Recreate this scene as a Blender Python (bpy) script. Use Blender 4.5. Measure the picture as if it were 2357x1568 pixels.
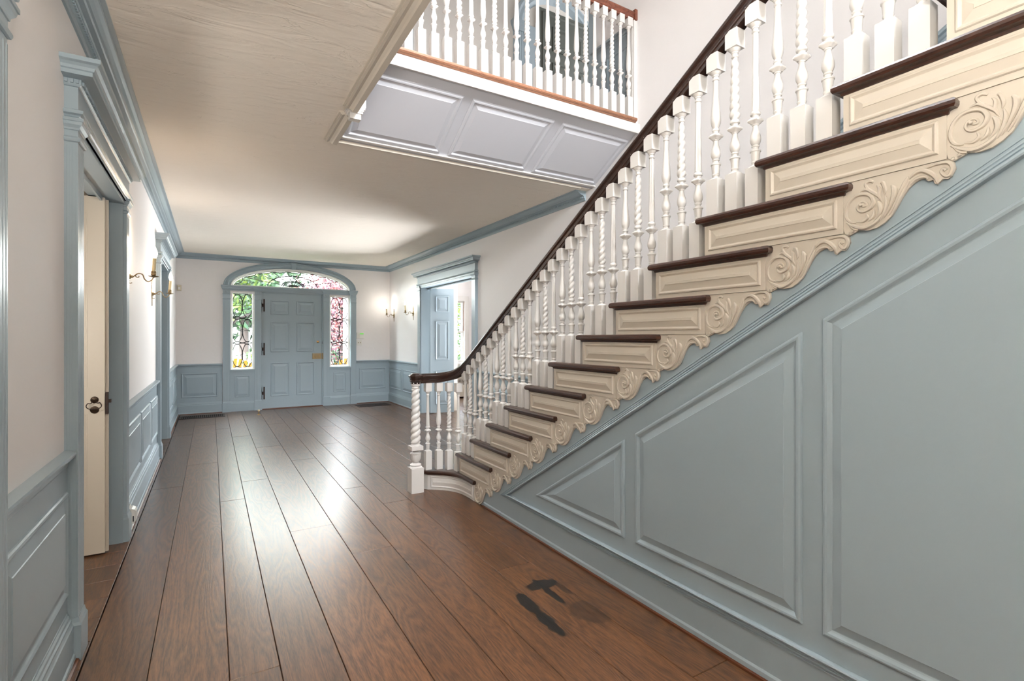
import bpy, bmesh, math, random
from mathutils import Vector, Matrix
pi=math.pi
random.seed(7)
for o in list(bpy.data.objects): bpy.data.objects.remove(o)
SC=bpy.context.scene
COL=SC.collection

# ------------------------------------------------------------------ camera
F_PX=1164.74; YAW=.5368; HY=776.44
cam=bpy.data.cameras.new('camera'); camo=bpy.data.objects.new('camera',cam); COL.objects.link(camo)
cam.sensor_width=36; cam.lens=F_PX/2357*36; cam.sensor_fit='HORIZONTAL'
cam.shift_y=-(784-HY)/2357
cam.clip_start=.03; cam.clip_end=300
camo.location=(0,0,1.4); camo.rotation_euler=(pi/2,0,-YAW)
SC.camera=camo
# ------------------------------------------------------------------ view
SC.view_settings.view_transform='Standard'; SC.view_settings.look='None'
SC.view_settings.gamma=1; SC.view_settings.use_curve_mapping=False
SC.view_settings.exposure=0.6
# ------------------------------------------------------------------ world
W=bpy.data.worlds.new('world'); SC.world=W; W.use_nodes=True
nt=W.node_tree; bg=nt.nodes['Background']
sky=nt.nodes.new('ShaderNodeTexSky'); sky.sky_type='NISHITA'; sky.sun_disc=False
sky.sun_elevation=math.radians(48); sky.sun_rotation=math.radians(200); sky.air_density=1.0; sky.dust_density=3.0
hsv=nt.nodes.new('ShaderNodeHueSaturation'); hsv.inputs['Saturation'].default_value=.45
nt.links.new(sky.outputs[0],hsv.inputs['Color']); nt.links.new(hsv.outputs[0],bg.inputs[0]); bg.inputs[1].default_value=6.0
# ------------------------------------------------------------------ lights
def sun(name,d,e,col,ang):
    l=bpy.data.lights.new(name,'SUN'); l.energy=e; l.color=col; l.angle=ang
    o=bpy.data.objects.new(name,l); COL.objects.link(o); o.rotation_euler=Vector(d).to_track_quat('-Z','Y').to_euler(); return o
def area(name,loc,d,sx,sy,e,col):
    l=bpy.data.lights.new(name,'AREA'); l.shape='RECTANGLE'; l.size=sx; l.size_y=sy; l.energy=e; l.color=col
    o=bpy.data.objects.new(name,l); COL.objects.link(o); o.location=loc; o.rotation_euler=Vector(d).to_track_quat('-Z','Y').to_euler(); return o
def point(name,loc,e,col,r):
    l=bpy.data.lights.new(name,'POINT'); l.energy=e; l.color=col; l.shadow_soft_size=r
    o=bpy.data.objects.new(name,l); COL.objects.link(o); o.location=loc; return o
sun('sun_light',(.25,.6,-.62),14.0,(1,.95,.86),.02)
# added lamps out of view: stand-ins for assumed daylight and room lamps, plus fill
area('rear_fill_light',(1.1,-2.9,1.9),(0,1,0),2.6,1.6,3,(.90,.95,1))  # added lamp for assumed daylight from behind; the rear wall has no window
area('stairwell_rear_fill_light',(1.7,-2.1,4.3),(0,1,-.33),2.0,1.6,58,(.95,.97,1)).data.spread=1.0  # added lamp aimed down the hall, for assumed stairwell daylight; no window there
area('stairwell_fill_light',(1.4,2.2,5.9),(-.36,.05,-1),1.0,1.8,92,(.96,.97,1)).data.spread=1.7  # added lamp brightening the left wall and floor; no skylight is there
area('upper_hall_fill_light',(5.6,4.4,5.0),(-1,.25,-.2),1.2,1.6,34,(.95,.96,1))  # added lamp brightening the upstairs hall; no window is built there
area('side_room_fill_light',(5.7,7.8,.25),(-.8,0,.60),1.8,2.4,235,(.97,.98,1)).data.spread=2.2  # added low lamp throwing light through the doorway onto the hall ceiling
area('porch_fill_light',(1.4,12.0,3.10),(0,-1,-.7),3.4,1.4,800,(.97,1,.99))  # added lamp out of view, for floor sheen and a brighter front hall
area('left_room_assumed_lamp',(-2.0,1.15,1.6),(1,0,.1),1.0,1.4,2.0,(1,.88,.72))  # assumed warm lamp in the unseen left room, lighting the stair sides
area('ceiling_fill_light',(.1,-.6,1.95),(0,.12,1),.5,.5,122,(1,.94,.86))  # added upward lamp brightening the ceiling; no torchiere stands there
point('left_side_room_assumed_lamp',(-1.15,3.25,1.5),18,(1,.95,.87),.12)  # assumed, unseen lamp added to light the cream door and far steps

# ------------------------------------------------------------------ constants
LW=-.542; RW=3.36; D=10.88; H=2.92; UF=3.365   # left wall, right wall, front wall, ceiling, upper floor
Q=.1768; R_=.2937; SX=1.945                     # riser, run, under-stair wall plane
def yk(k): return 1.236+(12-k)*R_               # face of riser k

# ------------------------------------------------------------------ materials
def srgb(r,g,b):
    f=lambda c:(c/255/12.92 if c/255<=.04045 else ((c/255+.055)/1.055)**2.4)
    return (f(r),f(g),f(b),1)
def mk(name):
    m=bpy.data.materials.new(name); m.use_nodes=True
    n=m.node_tree.nodes; return m,n,m.node_tree.links,n['Principled BSDF']
def paint(name,c,rough=.42,bump=.04,scale=60,var=.04,spec=.5,metal=0):
    m,n,l,b=mk(name); b.inputs['Roughness'].default_value=rough; b.inputs['Metallic'].default_value=metal
    b.inputs['Specular IOR Level'].default_value=spec
    tc=n.new('ShaderNodeTexCoord'); no=n.new('ShaderNodeTexNoise'); no.inputs['Scale'].default_value=scale; no.inputs['Detail'].default_value=4
    l.new(tc.outputs['Object'],no.inputs['Vector'])
    no2=n.new('ShaderNodeTexNoise'); no2.inputs['Scale'].default_value=2.3; l.new(tc.outputs['Object'],no2.inputs['Vector'])
    mx=n.new('ShaderNodeMixRGB'); mx.inputs[1].default_value=tuple(min(1,x*(1+var)) for x in c[:3])+(1,); mx.inputs[2].default_value=tuple(x*(1-var) for x in c[:3])+(1,)
    l.new(no2.outputs['Fac'],mx.inputs[0]); l.new(mx.outputs[0],b.inputs['Base Color'])
    bp=n.new('ShaderNodeBump'); bp.inputs['Strength'].default_value=bump; bp.inputs['Distance'].default_value=.01
    l.new(no.outputs['Fac'],bp.inputs['Height']); l.new(bp.outputs[0],b.inputs['Normal'])
    return m
def plaster(name,c,strength,stretch=(1,1,1),rough=.75,scale=3.2,ridge=True):
    m,n,l,b=mk(name); b.inputs['Roughness'].default_value=rough; b.inputs['Base Color'].default_value=c
    tc=n.new('ShaderNodeTexCoord'); mp=n.new('ShaderNodeMapping'); mp.inputs['Scale'].default_value=stretch
    l.new(tc.outputs['Object'],mp.inputs[0])
    a=n.new('ShaderNodeTexNoise'); a.inputs['Scale'].default_value=scale; a.inputs['Detail'].default_value=5; a.inputs['Distortion'].default_value=1.4
    l.new(mp.outputs[0],a.inputs['Vector'])
    # thin trowel ridges: |noise-.5| sharpened
    s=n.new('ShaderNodeMath'); s.operation='SUBTRACT'; s.inputs[1].default_value=.5; l.new(a.outputs['Fac'],s.inputs[0])
    ab=n.new('ShaderNodeMath'); ab.operation='ABSOLUTE'; l.new(s.outputs[0],ab.inputs[0])
    mr=n.new('ShaderNodeMapRange'); mr.inputs['From Min'].default_value=0; mr.inputs['From Max'].default_value=.02; mr.inputs['To Min'].default_value=1; mr.inputs['To Max'].default_value=0
    l.new(ab.outputs[0],mr.inputs['Value'])
    g=n.new('ShaderNodeTexNoise'); g.inputs['Scale'].default_value=scale*.9; l.new(mp.outputs[0],g.inputs['Vector'])
    gr=n.new('ShaderNodeMapRange'); gr.inputs['From Min'].default_value=.48; gr.inputs['From Max'].default_value=.62; l.new(g.outputs['Fac'],gr.inputs['Value'])
    mu=n.new('ShaderNodeMath'); mu.operation='MULTIPLY'; l.new(mr.outputs[0],mu.inputs[0]); l.new(gr.outputs[0],mu.inputs[1])
    ad=n.new('ShaderNodeMath'); ad.operation='MULTIPLY_ADD'; ad.inputs[1].default_value=.3 if ridge else 0; l.new(mu.outputs[0],ad.inputs[0]); l.new(a.outputs['Fac'],ad.inputs[2])
    bp=n.new('ShaderNodeBump'); bp.inputs['Strength'].default_value=strength; bp.inputs['Distance'].default_value=.02
    l.new(ad.outputs[0],bp.inputs['Height']); l.new(bp.outputs[0],b.inputs['Normal'])
    return m
M={}
M['blue']=paint('blue_paint',srgb(155,171,180),.34,.03,40,.03)
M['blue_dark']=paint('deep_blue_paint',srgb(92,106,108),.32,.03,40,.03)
M['green_dark']=paint('dark_green_paint',srgb(78,84,78),.4,.03,40,.04)
M['white']=paint('white_paint',srgb(226,223,219),.33,.03,50,.02)
M['greywhite']=paint('grey_white_paint',srgb(208,209,215),.4,.03,50,.02)
M['cream']=paint('cream_and_warm_lit_white',srgb(208,199,185),.38,.04,50,.03)  # also on the white stair steps, with warm side light in the colour
M['wall']=plaster('warm_white_plaster',srgb(238,235,234),.12,(1,1,1),.7,5,False)
M['upper_wall']=plaster('pale_grey_plaster',srgb(214,211,205),.08,(1,1,1),.7,5,False)
M['ceiling']=plaster('trowelled_ceiling_plaster',srgb(246,238,226),.5,(.6,2.4,1),.75,4.2,True)
M['bronze']=paint('dark_bronze',srgb(66,54,44),.42,.15,90,.2,.5,.8)
M['iron']=paint('rubbed_iron',srgb(60,48,44),.5,.3,120,.25,.5,.5)
M['brass']=paint('aged_brass',srgb(190,150,90),.28,.03,90,.1,.5,1)
M['old_brass']=paint('dull_brass',srgb(150,132,100),.38,.05,90,.1,.5,.9)
M['candle']=paint('candle_sleeve',srgb(228,212,170),.5,.02,40,.05)
M['plastic']=paint('white_plastic',srgb(232,230,224),.35,.01,40,.01)
M['beige_plastic']=paint('beige_plastic',srgb(214,205,182),.4,.01,40,.01)
M['black']=paint('lead_came',srgb(26,24,26),.55,.1,80,.1)
M['dark']=paint('dark_void',srgb(18,16,15),.8,.0,40,.0)
M['yellow']=paint('yellow_painted_wood',srgb(150,104,4),.5,.1,30,.05)
M['grass']=paint('lawn',srgb(52,70,26),.9,.5,8,.25)
M['bark']=paint('tree_bark',srgb(38,30,28),.9,.8,14,.3)
M['leadgrey']=paint('painted_metal_lantern',srgb(92,94,94),.4,.05,30,.05)
M['skirt']=paint('base_shoe_wood',srgb(92,50,28),.4,.1,60,.2)
M['stone']=paint('porch_paving',srgb(96,92,86),.8,.3,10,.1)
def wood(name,c1,c2,rough,stretch,scale=3.0,coat=.2,plank=False):
    m,n,l,b=mk(name)
    tc=n.new('ShaderNodeTexCoord'); vec=tc.outputs['Object']
    if plank:
        at=n.new('ShaderNodeAttribute'); at.attribute_name='board'
        sc_=n.new('ShaderNodeVectorMath'); sc_.operation='MULTIPLY'; sc_.inputs[1].default_value=(37,53,11); l.new(at.outputs['Color'],sc_.inputs[0])
        ad=n.new('ShaderNodeVectorMath'); ad.operation='ADD'; l.new(vec,ad.inputs[0]); l.new(sc_.outputs[0],ad.inputs[1]); vec=ad.outputs[0]
    mp=n.new('ShaderNodeMapping'); mp.inputs['Scale'].default_value=stretch; l.new(vec,mp.inputs[0])
    a=n.new('ShaderNodeTexNoise'); a.inputs['Scale'].default_value=scale*.55; a.inputs['Detail'].default_value=2; a.inputs['Distortion'].default_value=.6; l.new(mp.outputs[0],a.inputs['Vector'])
    mm=n.new('ShaderNodeMath'); mm.operation='MULTIPLY'; mm.inputs[1].default_value=15; l.new(a.outputs['Fac'],mm.inputs[0])
    fr=n.new('ShaderNodeMath'); fr.operation='PINGPONG'; fr.inputs[1].default_value=.5; l.new(mm.outputs[0],fr.inputs[0])
    f=n.new('ShaderNodeTexNoise'); f.inputs['Scale'].default_value=scale*16; f.inputs['Detail'].default_value=6; l.new(mp.outputs[0],f.inputs['Vector'])
    s1=n.new('ShaderNodeMath'); s1.operation='MULTIPLY_ADD'; s1.inputs[1].default_value=.55; l.new(fr.outputs[0],s1.inputs[0]); l.new(f.outputs['Fac'],s1.inputs[2])
    cr=n.new('ShaderNodeValToRGB'); e=cr.color_ramp; e.elements[0].position=.38; e.elements[0].color=c1; e.elements[1].position=.9; e.elements[1].color=c2
    l.new(s1.outputs[0],cr.inputs[0]); col=cr.outputs[0]
    if plank:
        sp=n.new('ShaderNodeSeparateColor'); l.new(at.outputs['Color'],sp.inputs[0])
        h=n.new('ShaderNodeHueSaturation')
        v=n.new('ShaderNodeMapRange'); v.inputs['To Min'].default_value=.78; v.inputs['To Max'].default_value=1.22; l.new(sp.outputs[2],v.inputs['Value']); l.new(v.outputs[0],h.inputs['Value']); l.new(col,h.inputs['Color'])
        col=h.outputs[0]
        # dark water stains with a ragged outline
        nz=n.new('ShaderNodeTexNoise'); nz.inputs['Scale'].default_value=9; nz.inputs['Detail'].default_value=5; l.new(tc.outputs['Object'],nz.inputs['Vector'])
        for (cx,cy,rx,ry,ang,st) in [(1.434,2.24,.040,.15,-.05,1),(1.426,2.08,.032,.15,.03,1),(1.61,2.37,.10,.05,-.1,.95),(1.60,2.26,.024,.18,0,.95),(1.69,2.30,.022,.12,0,.6),(1.64,2.03,.085,.13,.1,.5),(1.41,1.985,.02,.03,0,.8),(1.05,3.02,.10,.13,0,.25)]:
            mp2=n.new('ShaderNodeMapping'); mp2.vector_type='TEXTURE'; mp2.inputs['Location'].default_value=(cx,cy,0); mp2.inputs['Rotation'].default_value=(0,0,ang); mp2.inputs['Scale'].default_value=(rx,ry,1); l.new(tc.outputs['Object'],mp2.inputs[0])
            ln=n.new('ShaderNodeVectorMath'); ln.operation='LENGTH'; l.new(mp2.outputs[0],ln.inputs[0])
            sm=n.new('ShaderNodeMath'); sm.operation='MULTIPLY_ADD'; sm.inputs[1].default_value=1.6; l.new(nz.outputs['Fac'],sm.inputs[0]); l.new(ln.outputs['Value'],sm.inputs[2])
            rr=n.new('ShaderNodeMapRange'); rr.inputs['From Min'].default_value=1.62; rr.inputs['From Max'].default_value=1.82; rr.inputs['To Min'].default_value=st; rr.inputs['To Max'].default_value=0; l.new(sm.outputs[0],rr.inputs['Value'])
            mx=n.new('ShaderNodeMixRGB'); mx.inputs[2].default_value=srgb(12,9,8); l.new(rr.outputs[0],mx.inputs[0]); l.new(col,mx.inputs[1]); col=mx.outputs[0]
    l.new(col,b.inputs['Base Color'])
    rr=n.new('ShaderNodeMapRange'); rr.inputs['To Min'].default_value=rough-.06; rr.inputs['To Max'].default_value=rough+.1; l.new(f.outputs['Fac'],rr.inputs['Value']); l.new(rr.outputs[0],b.inputs['Roughness'])
    b.inputs['Coat Weight'].default_value=coat; b.inputs['Coat Roughness'].default_value=.26
    bp=n.new('ShaderNodeBump'); bp.inputs['Strength'].default_value=.12; bp.inputs['Distance'].default_value=.004; l.new(s1.outputs[0],bp.inputs['Height']); l.new(bp.outputs[0],b.inputs['Normal'])
    return m
M['floor']=wood('oak_floor_boards',srgb(56,35,21),srgb(106,70,42),.34,(7,.75,1),1.7,.35,True)
M['tread']=wood('dark_mahogany',srgb(32,17,12),srgb(66,36,24),.3,(1,1,6),5,.3)
M['rail']=wood('dark_rail_wood',srgb(26,15,11),srgb(58,34,25),.28,(6,1,3),6,.35)
M['rail_red']=wood('reddish_mahogany',srgb(92,46,32),srgb(142,80,56),.3,(1,6,6),4,.3)
M['nosing_red']=wood('oak_nosing',srgb(122,80,58),srgb(164,116,88),.4,(1,8,8),4,.1)
def emis(name,c,s):
    m,n,l,b=mk(name); b.inputs['Emission Color'].default_value=c; b.inputs['Emission Strength'].default_value=s; b.inputs['Base Color'].default_value=c; return m
M['bulb']=emis('lit_bulb_glass',(1,.82,.58,1),26)
M['bulb_cool']=emis('lit_bulb_glass_white',(1,.93,.8,1),26)
M['lcd']=emis('green_display',srgb(110,200,90),.5)
def glass():
    m,n,l,b=mk('window_glass'); out=n['Material Output']
    t=n.new('ShaderNodeBsdfTransparent'); t.inputs[0].default_value=(.97,.99,.98,1); g=n.new('ShaderNodeBsdfGlossy'); g.inputs['Roughness'].default_value=.03
    mx=n.new('ShaderNodeMixShader'); mx.inputs[0].default_value=.06; l.new(t.outputs[0],mx.inputs[1]); l.new(g.outputs[0],mx.inputs[2]); l.new(mx.outputs[0],out.inputs[0]); return m
M['glass']=glass()
def leafmat(name,a,b_,c):
    m,n,l,b=mk(name); at=n.new('ShaderNodeAttribute'); at.attribute_name='tone'
    cr=n.new('ShaderNodeValToRGB'); e=cr.color_ramp; e.elements[0].color=a; e.elements[1].color=c; k=e.elements.new(.5); k.color=b_
    l.new(at.outputs['Fac'],cr.inputs[0]); l.new(cr.outputs[0],b.inputs['Base Color']); b.inputs['Roughness'].default_value=.6
    out=n['Material Output']; tr=n.new('ShaderNodeBsdfTranslucent'); l.new(cr.outputs[0],tr.inputs[0]); mx=n.new('ShaderNodeMixShader'); mx.inputs[0].default_value=.4
    l.new(b.outputs[0],mx.inputs[1]); l.new(tr.outputs[0],mx.inputs[2]); l.new(mx.outputs[0],out.inputs[0]); return m
M['leaf_green']=leafmat('green_leaves',srgb(14,36,16),srgb(34,66,24),srgb(92,108,30))
M['leaf_deep']=leafmat('deep_green_leaves',srgb(8,26,16),srgb(20,50,28),srgb(48,84,36))
M['leaf_red']=leafmat('reddish_leaves',srgb(42,20,34),srgb(84,44,54),srgb(124,66,58))

# ------------------------------------------------------------------ mesh helpers
class MB:
    def __init__(s): s.v=[]; s.f=[]; s.sm=[]
    def add(s,vs,fs,smooth=False):
        b=len(s.v); s.v+= [tuple(p) for p in vs]; s.f+=[tuple(i+b for i in f) for f in fs]; s.sm+=[smooth]*len(fs)
    def box(s,x0,x1,y0,y1,z0,z1,mp=None):
        vs=[(x,y,z) for z in (z0,z1) for y in (y0,y1) for x in (x0,x1)]
        if mp: vs=[mp(*p) for p in vs]
        s.add(vs,[(0,2,3,1),(4,5,7,6),(0,1,5,4),(2,6,7,3),(0,4,6,2),(1,3,7,5)]); return s
    def prism(s,pts,h0,h1,mp=lambda u,v,h:(u,v,h)):
        n=len(pts); vs=[mp(u,v,h0) for u,v in pts]+[mp(u,v,h1) for u,v in pts]
        s.add(vs,[tuple(range(n))[::-1],tuple(range(n,2*n))]+[(i,(i+1)%n,n+(i+1)%n,n+i) for i in range(n)]); return s
    def ringpanel(s,poly,prof,mp,strip=False,smooth=False):
        n=len(poly); rings=[[mp(u,v,h) for u,v in inset(poly,o)] for o,h in prof]
        vs=[p for r in rings for p in r]; fs=[]
        for k in range(len(rings)-1):
            for i in range(n): j=(i+1)%n; fs.append((k*n+i,k*n+j,(k+1)*n+j,(k+1)*n+i))
        L=(len(rings)-1)*n
        if strip:
            m=n//2
            for i in range(m-1):
                fs.append((L+i,L+i+1,L+n-2-i,L+n-1-i)); fs.append((i+1,i,n-1-i,n-2-i))
        else: fs+= [tuple(range(L,L+n)),tuple(range(n))[::-1]]
        s.add(vs,fs,smooth); return s
    def mold(s,path,prof,mp,closed=False,smooth=False,closeprof=True):
        m=len(path); n=len(prof); rings=[]
        for i in range(m):
            p=Vector(path[i])
            a=Vector(path[i-1]) if (i>0 or closed) else None
            c=Vector(path[(i+1)%m]) if (i<m-1 or closed) else None
            d1=(p-a).normalized() if a is not None else None
            d2=(c-p).normalized() if c is not None else None
            if d1 is None: d1=d2
            if d2 is None: d2=d1
            n1=Vector((-d1.y,d1.x)); n2=Vector((-d2.y,d2.x)); w=n1+n2; w=w/max(.2,w.dot(n1)) if w.length>1e-6 else n1
            rings.append([mp(p.x+w.x*o,p.y+w.y*o,h) for o,h in prof])
        vs=[q for r in rings for q in r]; fs=[]
        rng=m if closed else m-1; pr=n if closeprof else n-1
        for i in range(rng):
            j=(i+1)%m
            for k in range(pr): l=(k+1)%n; fs.append((i*n+k,j*n+k,j*n+l,i*n+l))
        if not closed and closeprof: fs+=[tuple(range(n)),tuple(range((m-1)*n,m*n))[::-1]]
        s.add(vs,fs,smooth); return s
    def lathe(s,prof,c=(0,0),seg=20,fn=None,smooth=True,mp=None):
        rings=[]
        for r,z in prof:
            ring=[]
            for i in range(seg):
                t=2*pi*i/seg; rr=r*(fn(t,z) if fn else 1); p=(c[0]+rr*math.cos(t),c[1]+rr*math.sin(t),z); ring.append(mp(*p) if mp else p)
            rings.append(ring)
        vs=[p for r in rings for p in r]; n=seg; fs=[]
        for k in range(len(rings)-1):
            for i in range(n): j=(i+1)%n; fs.append((k*n+i,k*n+j,(k+1)*n+j,(k+1)*n+i))
        L=(len(rings)-1)*n; fs+=[tuple(range(n))[::-1],tuple(range(L,L+n))]
        s.add(vs,fs,smooth); return s
    def tube(s,pts,rad,seg=8,flat=1.0,fdir=None):
        pts=[Vector(p) for p in pts]; m=len(pts); rings=[]; prev=None
        for i in range(m):
            t=(pts[min(i+1,m-1)]-pts[max(i-1,0)]).normalized()
            if fdir: a=Vector(fdir); a=(a-t*a.dot(t)).normalized()
            elif prev is None: a=t.orthogonal().normalized()
            else: a=(prev-t*prev.dot(t)); a=a.normalized() if a.length>1e-6 else t.orthogonal().normalized()
            prev=a; b=t.cross(a); r=rad[i] if isinstance(rad,(list,tuple)) else rad
            rings.append([pts[i]+a*(r*flat*math.cos(2*pi*k/seg))+b*(r*math.sin(2*pi*k/seg)) for k in range(seg)])
        vs=[tuple(p) for r in rings for p in r]; fs=[]
        for i in range(m-1):
            for k in range(seg): l=(k+1)%seg; fs.append((i*seg+k,i*seg+l,(i+1)*seg+l,(i+1)*seg+k))
        L=(m-1)*seg; fs+=[tuple(range(seg))[::-1],tuple(range(L,L+seg))]
        s.add(vs,fs,True); return s
    def sweep(s,pts,prof,smooth=False):
        """plumb cross-section (w,h) carried along a 3D path"""
        pts=[Vector(p) for p in pts]; m=len(pts); n=len(prof); rings=[]
        for i in range(m):
            t=(pts[min(i+1,m-1)]-pts[max(i-1,0)]); th=Vector((t.x,t.y,0)); k=t.length/max(1e-6,th.length); th.normalize()
            sd=Vector((th.y,-th.x,0))
            rings.append([pts[i]+sd*w+Vector((0,0,h*k)) for w,h in prof])
        vs=[tuple(p) for r in rings for p in r]; fs=[]
        for i in range(m-1):
            for k in range(n): l=(k+1)%n; fs.append((i*n+k,i*n+l,(i+1)*n+l,(i+1)*n+k))
        L=(m-1)*n; fs+=[tuple(range(n))[::-1],tuple(range(L,L+n))]
        s.add(vs,fs,smooth); return s
def inset(poly,o):
    n=len(poly); out=[]
    ar=sum(poly[i][0]*poly[(i+1)%n][1]-poly[(i+1)%n][0]*poly[i][1] for i in range(n)); sg=1 if ar>0 else -1
    for i in range(n):
        p=Vector(poly[i]); d1=(p-Vector(poly[i-1])).normalized(); d2=(Vector(poly[(i+1)%n])-p).normalized()
        n1=Vector((-d1.y,d1.x))*sg; n2=Vector((-d2.y,d2.x))*sg; w=n1+n2; w=w/max(.15,w.dot(n1)); out.append((p.x+w.x*o,p.y+w.y*o))
    return out
def rect(u0,u1,v0,v1): return [(u0,v0),(u1,v0),(u1,v1),(u0,v1)]
def catmull(pts,n=6):
    P=[Vector(p) for p in pts]; out=[]
    for i in range(len(P)-1):
        a=P[max(i-1,0)]; b=P[i]; c=P[i+1]; d=P[min(i+2,len(P)-1)]
        for k in range(n):
            t=k/n; out.append(.5*((2*b)+(c-a)*t+(2*a-5*b+4*c-d)*t*t+(3*b-a-3*c+d)*t**3))
    out.append(P[-1]); return out
def mesh(name,mb,mat,sharp=32):
    me=bpy.data.meshes.new(name); me.from_pydata(mb.v,[],mb.f)
    for p,s_ in zip(me.polygons,mb.sm): p.use_smooth=s_
    bm=bmesh.new(); bm.from_mesh(me); bmesh.ops.recalc_face_normals(bm,faces=bm.faces)
    lim=math.radians(sharp)
    for e in bm.edges:
        if len(e.link_faces)==2 and e.calc_face_angle(0)>lim: e.smooth=False
    bm.to_mesh(me); bm.free(); me.materials.append(M[mat]); return me
def obj(name,mb,mat=None,parent=None,sharp=32):
    me=mb if isinstance(mb,bpy.types.Mesh) else mesh(name,mb,mat,sharp)
    o=bpy.data.objects.new(name,me); COL.objects.link(o)
    if parent: o.parent=parent
    return o
def tag(o,label=None,cat=None,group=None,kind=None):
    if label: o['label']=label
    if cat: o['category']=cat
    if group: o['group']=group
    if kind: o['kind']=kind
    return o
def empty(name,loc,label,cat,group=None,kind=None,rz=0):
    o=bpy.data.objects.new(name,None); COL.objects.link(o); o.location=loc; o.rotation_euler=(0,0,rz); o.empty_display_size=.1
    return tag(o,label,cat,group,kind)
def struct(name,mb,mat,label,cat,sharp=32): return tag(obj(name,mb,mat,None,sharp),label,cat,None,'structure')
def sroot(name,label,cat): return empty(name,(0,0,0),label,cat,None,'structure')
mpL=lambda u,v,h:(LW+h,u,v)      # left wall: u along Y, v up, h out
mpR=lambda u,v,h:(RW-h,u,v)
mpB=lambda u,v,h:(u,D-h,v)       # front wall: u along X
mpS=lambda u,v,h:(SX-h,u,v)      # under-stair wall
# plan mappings (u along wall, h out, z)
pL=lambda u,h,z:(LW+h,u,z)
pR=lambda u,h,z:(RW-h,u,z)
pB=lambda u,h,z:(u,D-h,z)
PANEL=[(0,-.004),(0,.006),(.004,.012),(.012,.014),(.020,.009),(.026,.004),(.030,.003),(.032,.003),(.072,.013),(.074,.016)]
PANEL_S=[(0,-.004),(0,.006),(.004,.010),(.010,.011),(.016,.006),(.022,.003),(.055,.012),(.056,.014)]
# ================================================================== SHELL
# ---- floor boards
seams=[-.47,-.225,.066,.254,.489,.784,1.045,1.245,1.470,1.705,1.945,2.2,2.45,2.72,2.98,3.2,3.40]
joints=[[5.67,8.6,1.6],[6.55,1.2,9.4],[4.96,2.36,8.9],[5.54,8.1,.9],[3.94,7.16],[3.33,6.2,9.0],[4.80,7.9,1.2],[4.21,6.95],[2.65,5.6,8.3],[1.41,4.9,7.5],[3.3,6.4,8.7],[5.2,7.8],[6.1,9],[4.4,7.1],[5.6,8.4],[6.8]]
mb=MB(); tone=[]
def board(x0,x1,y0,y1,z=0.0):
    g=.0012; b=.002
    pts=rect(x0+g,x1-g,y0+g,y1-g); n0=len(mb.f)
    mb.ringpanel(pts,[(0,-.02),(0,z-b),(b,z)],lambda u,v,h:(u,v,h))
    tone.extend([(random.random(),random.random(),random.random(),1)]*(len(mb.f)-n0))
for i in range(len(seams)-1):
    ys=[-3.1]+sorted(joints[i])+[10.92]
    for a,b in zip(ys[:-1],ys[1:]): board(seams[i],seams[i+1],a,b)
me=bpy.data.meshes.new('floor'); me.from_pydata(mb.v,[],mb.f); at=me.color_attributes.new('board','FLOAT_COLOR','CORNER')
k=0
for p,c in zip(me.polygons,tone):
    for li in p.loop_indices: at.data[li].color=c
bm=bmesh.new(); bm.from_mesh(me); bmesh.ops.recalc_face_normals(bm,faces=bm.faces); bm.to_mesh(me); bm.free()
me.materials.append(M['floor'])
fl=tag(obj('floor',me,None),'wide dark oak floorboards running to the front door','floor',None,'structure')
# side rooms' boards run across
mb=MB(); tone=[]
y=.2
while y<9.4:
    board(-3.0,-.474,y,min(9.5,y+.233)); y+=.233
for x in [3.40+.24*i for i in range(19)]: board(x,x+.24,4.2,11.0)
me=bpy.data.meshes.new('side_floor'); me.from_pydata(mb.v,[],mb.f); at=me.color_attributes.new('board','FLOAT_COLOR','CORNER')
for p,c in zip(me.polygons,tone):
    for li in p.loop_indices: at.data[li].color=c
me.materials.append(M['floor'])
tag(obj('floor',me,None),'floorboards of the rooms beyond the doorways','floor',None,'structure')
mb=MB(); mb.box(-3.1,8.1,-3.2,11.15,-.12,-.021); struct('floor',mb,'dark','dark subfloor under the boards','floor')

# ---- walls
OPL=[(.45,1.85),(2.967,4.335),(7.16,8.45)]; HD=2.33
mb=MB(); x0,x1=LW-.13,LW
ys=[-3.1]+[v for p in OPL for v in p]+[D+.2]
for i in range(0,len(ys),2): mb.box(x0,x1,ys[i],ys[i+1],0,H)
for a,b in OPL: mb.box(x0,x1,a,b,HD,H)
struct('wall_left',mb,'wall','warm white plaster wall along the left side of the hall','wall')
mb=MB(); mb.box(RW,RW+.22,4.03,6.74,0,H); mb.box(RW,RW+.22,8.90,D+.2,0,H); mb.box(RW,RW+.22,6.74,8.90,HD,H); mb.box(RW,RW+.22,-3.1,4.03,0,6.0); mb.box(RW,RW+.22,4.03,4.06,H,UF)
struct('wall_right',mb,'wall','tall warm white plaster wall behind the staircase','wall')
# front wall with the door opening, the fanlight and the right room's window
CXF,AX,AZ,ZS=1.412,1.092,.372,2.385
mb=MB(); mb.box(-.8,.30,D,D+.25,0,H); mb.box(2.53,4.12,D,D+.25,0,H); mb.box(5.18,8.1,D,D+.25,0,H); mb.box(4.12,5.18,D,D+.25,0,.80); mb.box(4.12,5.18,D,D+.25,2.27,H)
N=40; xs=[.30+(2.53-.30)*i/N for i in range(N+1)]
za=lambda x:ZS+AZ*math.sqrt(max(0,1-((x-CXF)/AX)**2))
for i in range(N):
    a,b=xs[i],xs[i+1]; mb.prism([(a,za(a)),(b,za(b)),(b,H),(a,H)],0,-.25,mpB)
struct('wall_front',mb,'wall','white plaster wall around the front door','wall')
mb=MB(); mb.box(-.8,3.6,-3.3,-3.1,0,3.4); mb.box(.5,3.6,-2.4,-2.2,3.3,6.1); struct('wall_rear',mb,'wall','plaster wall at the near end of the hall','wall')
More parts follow.
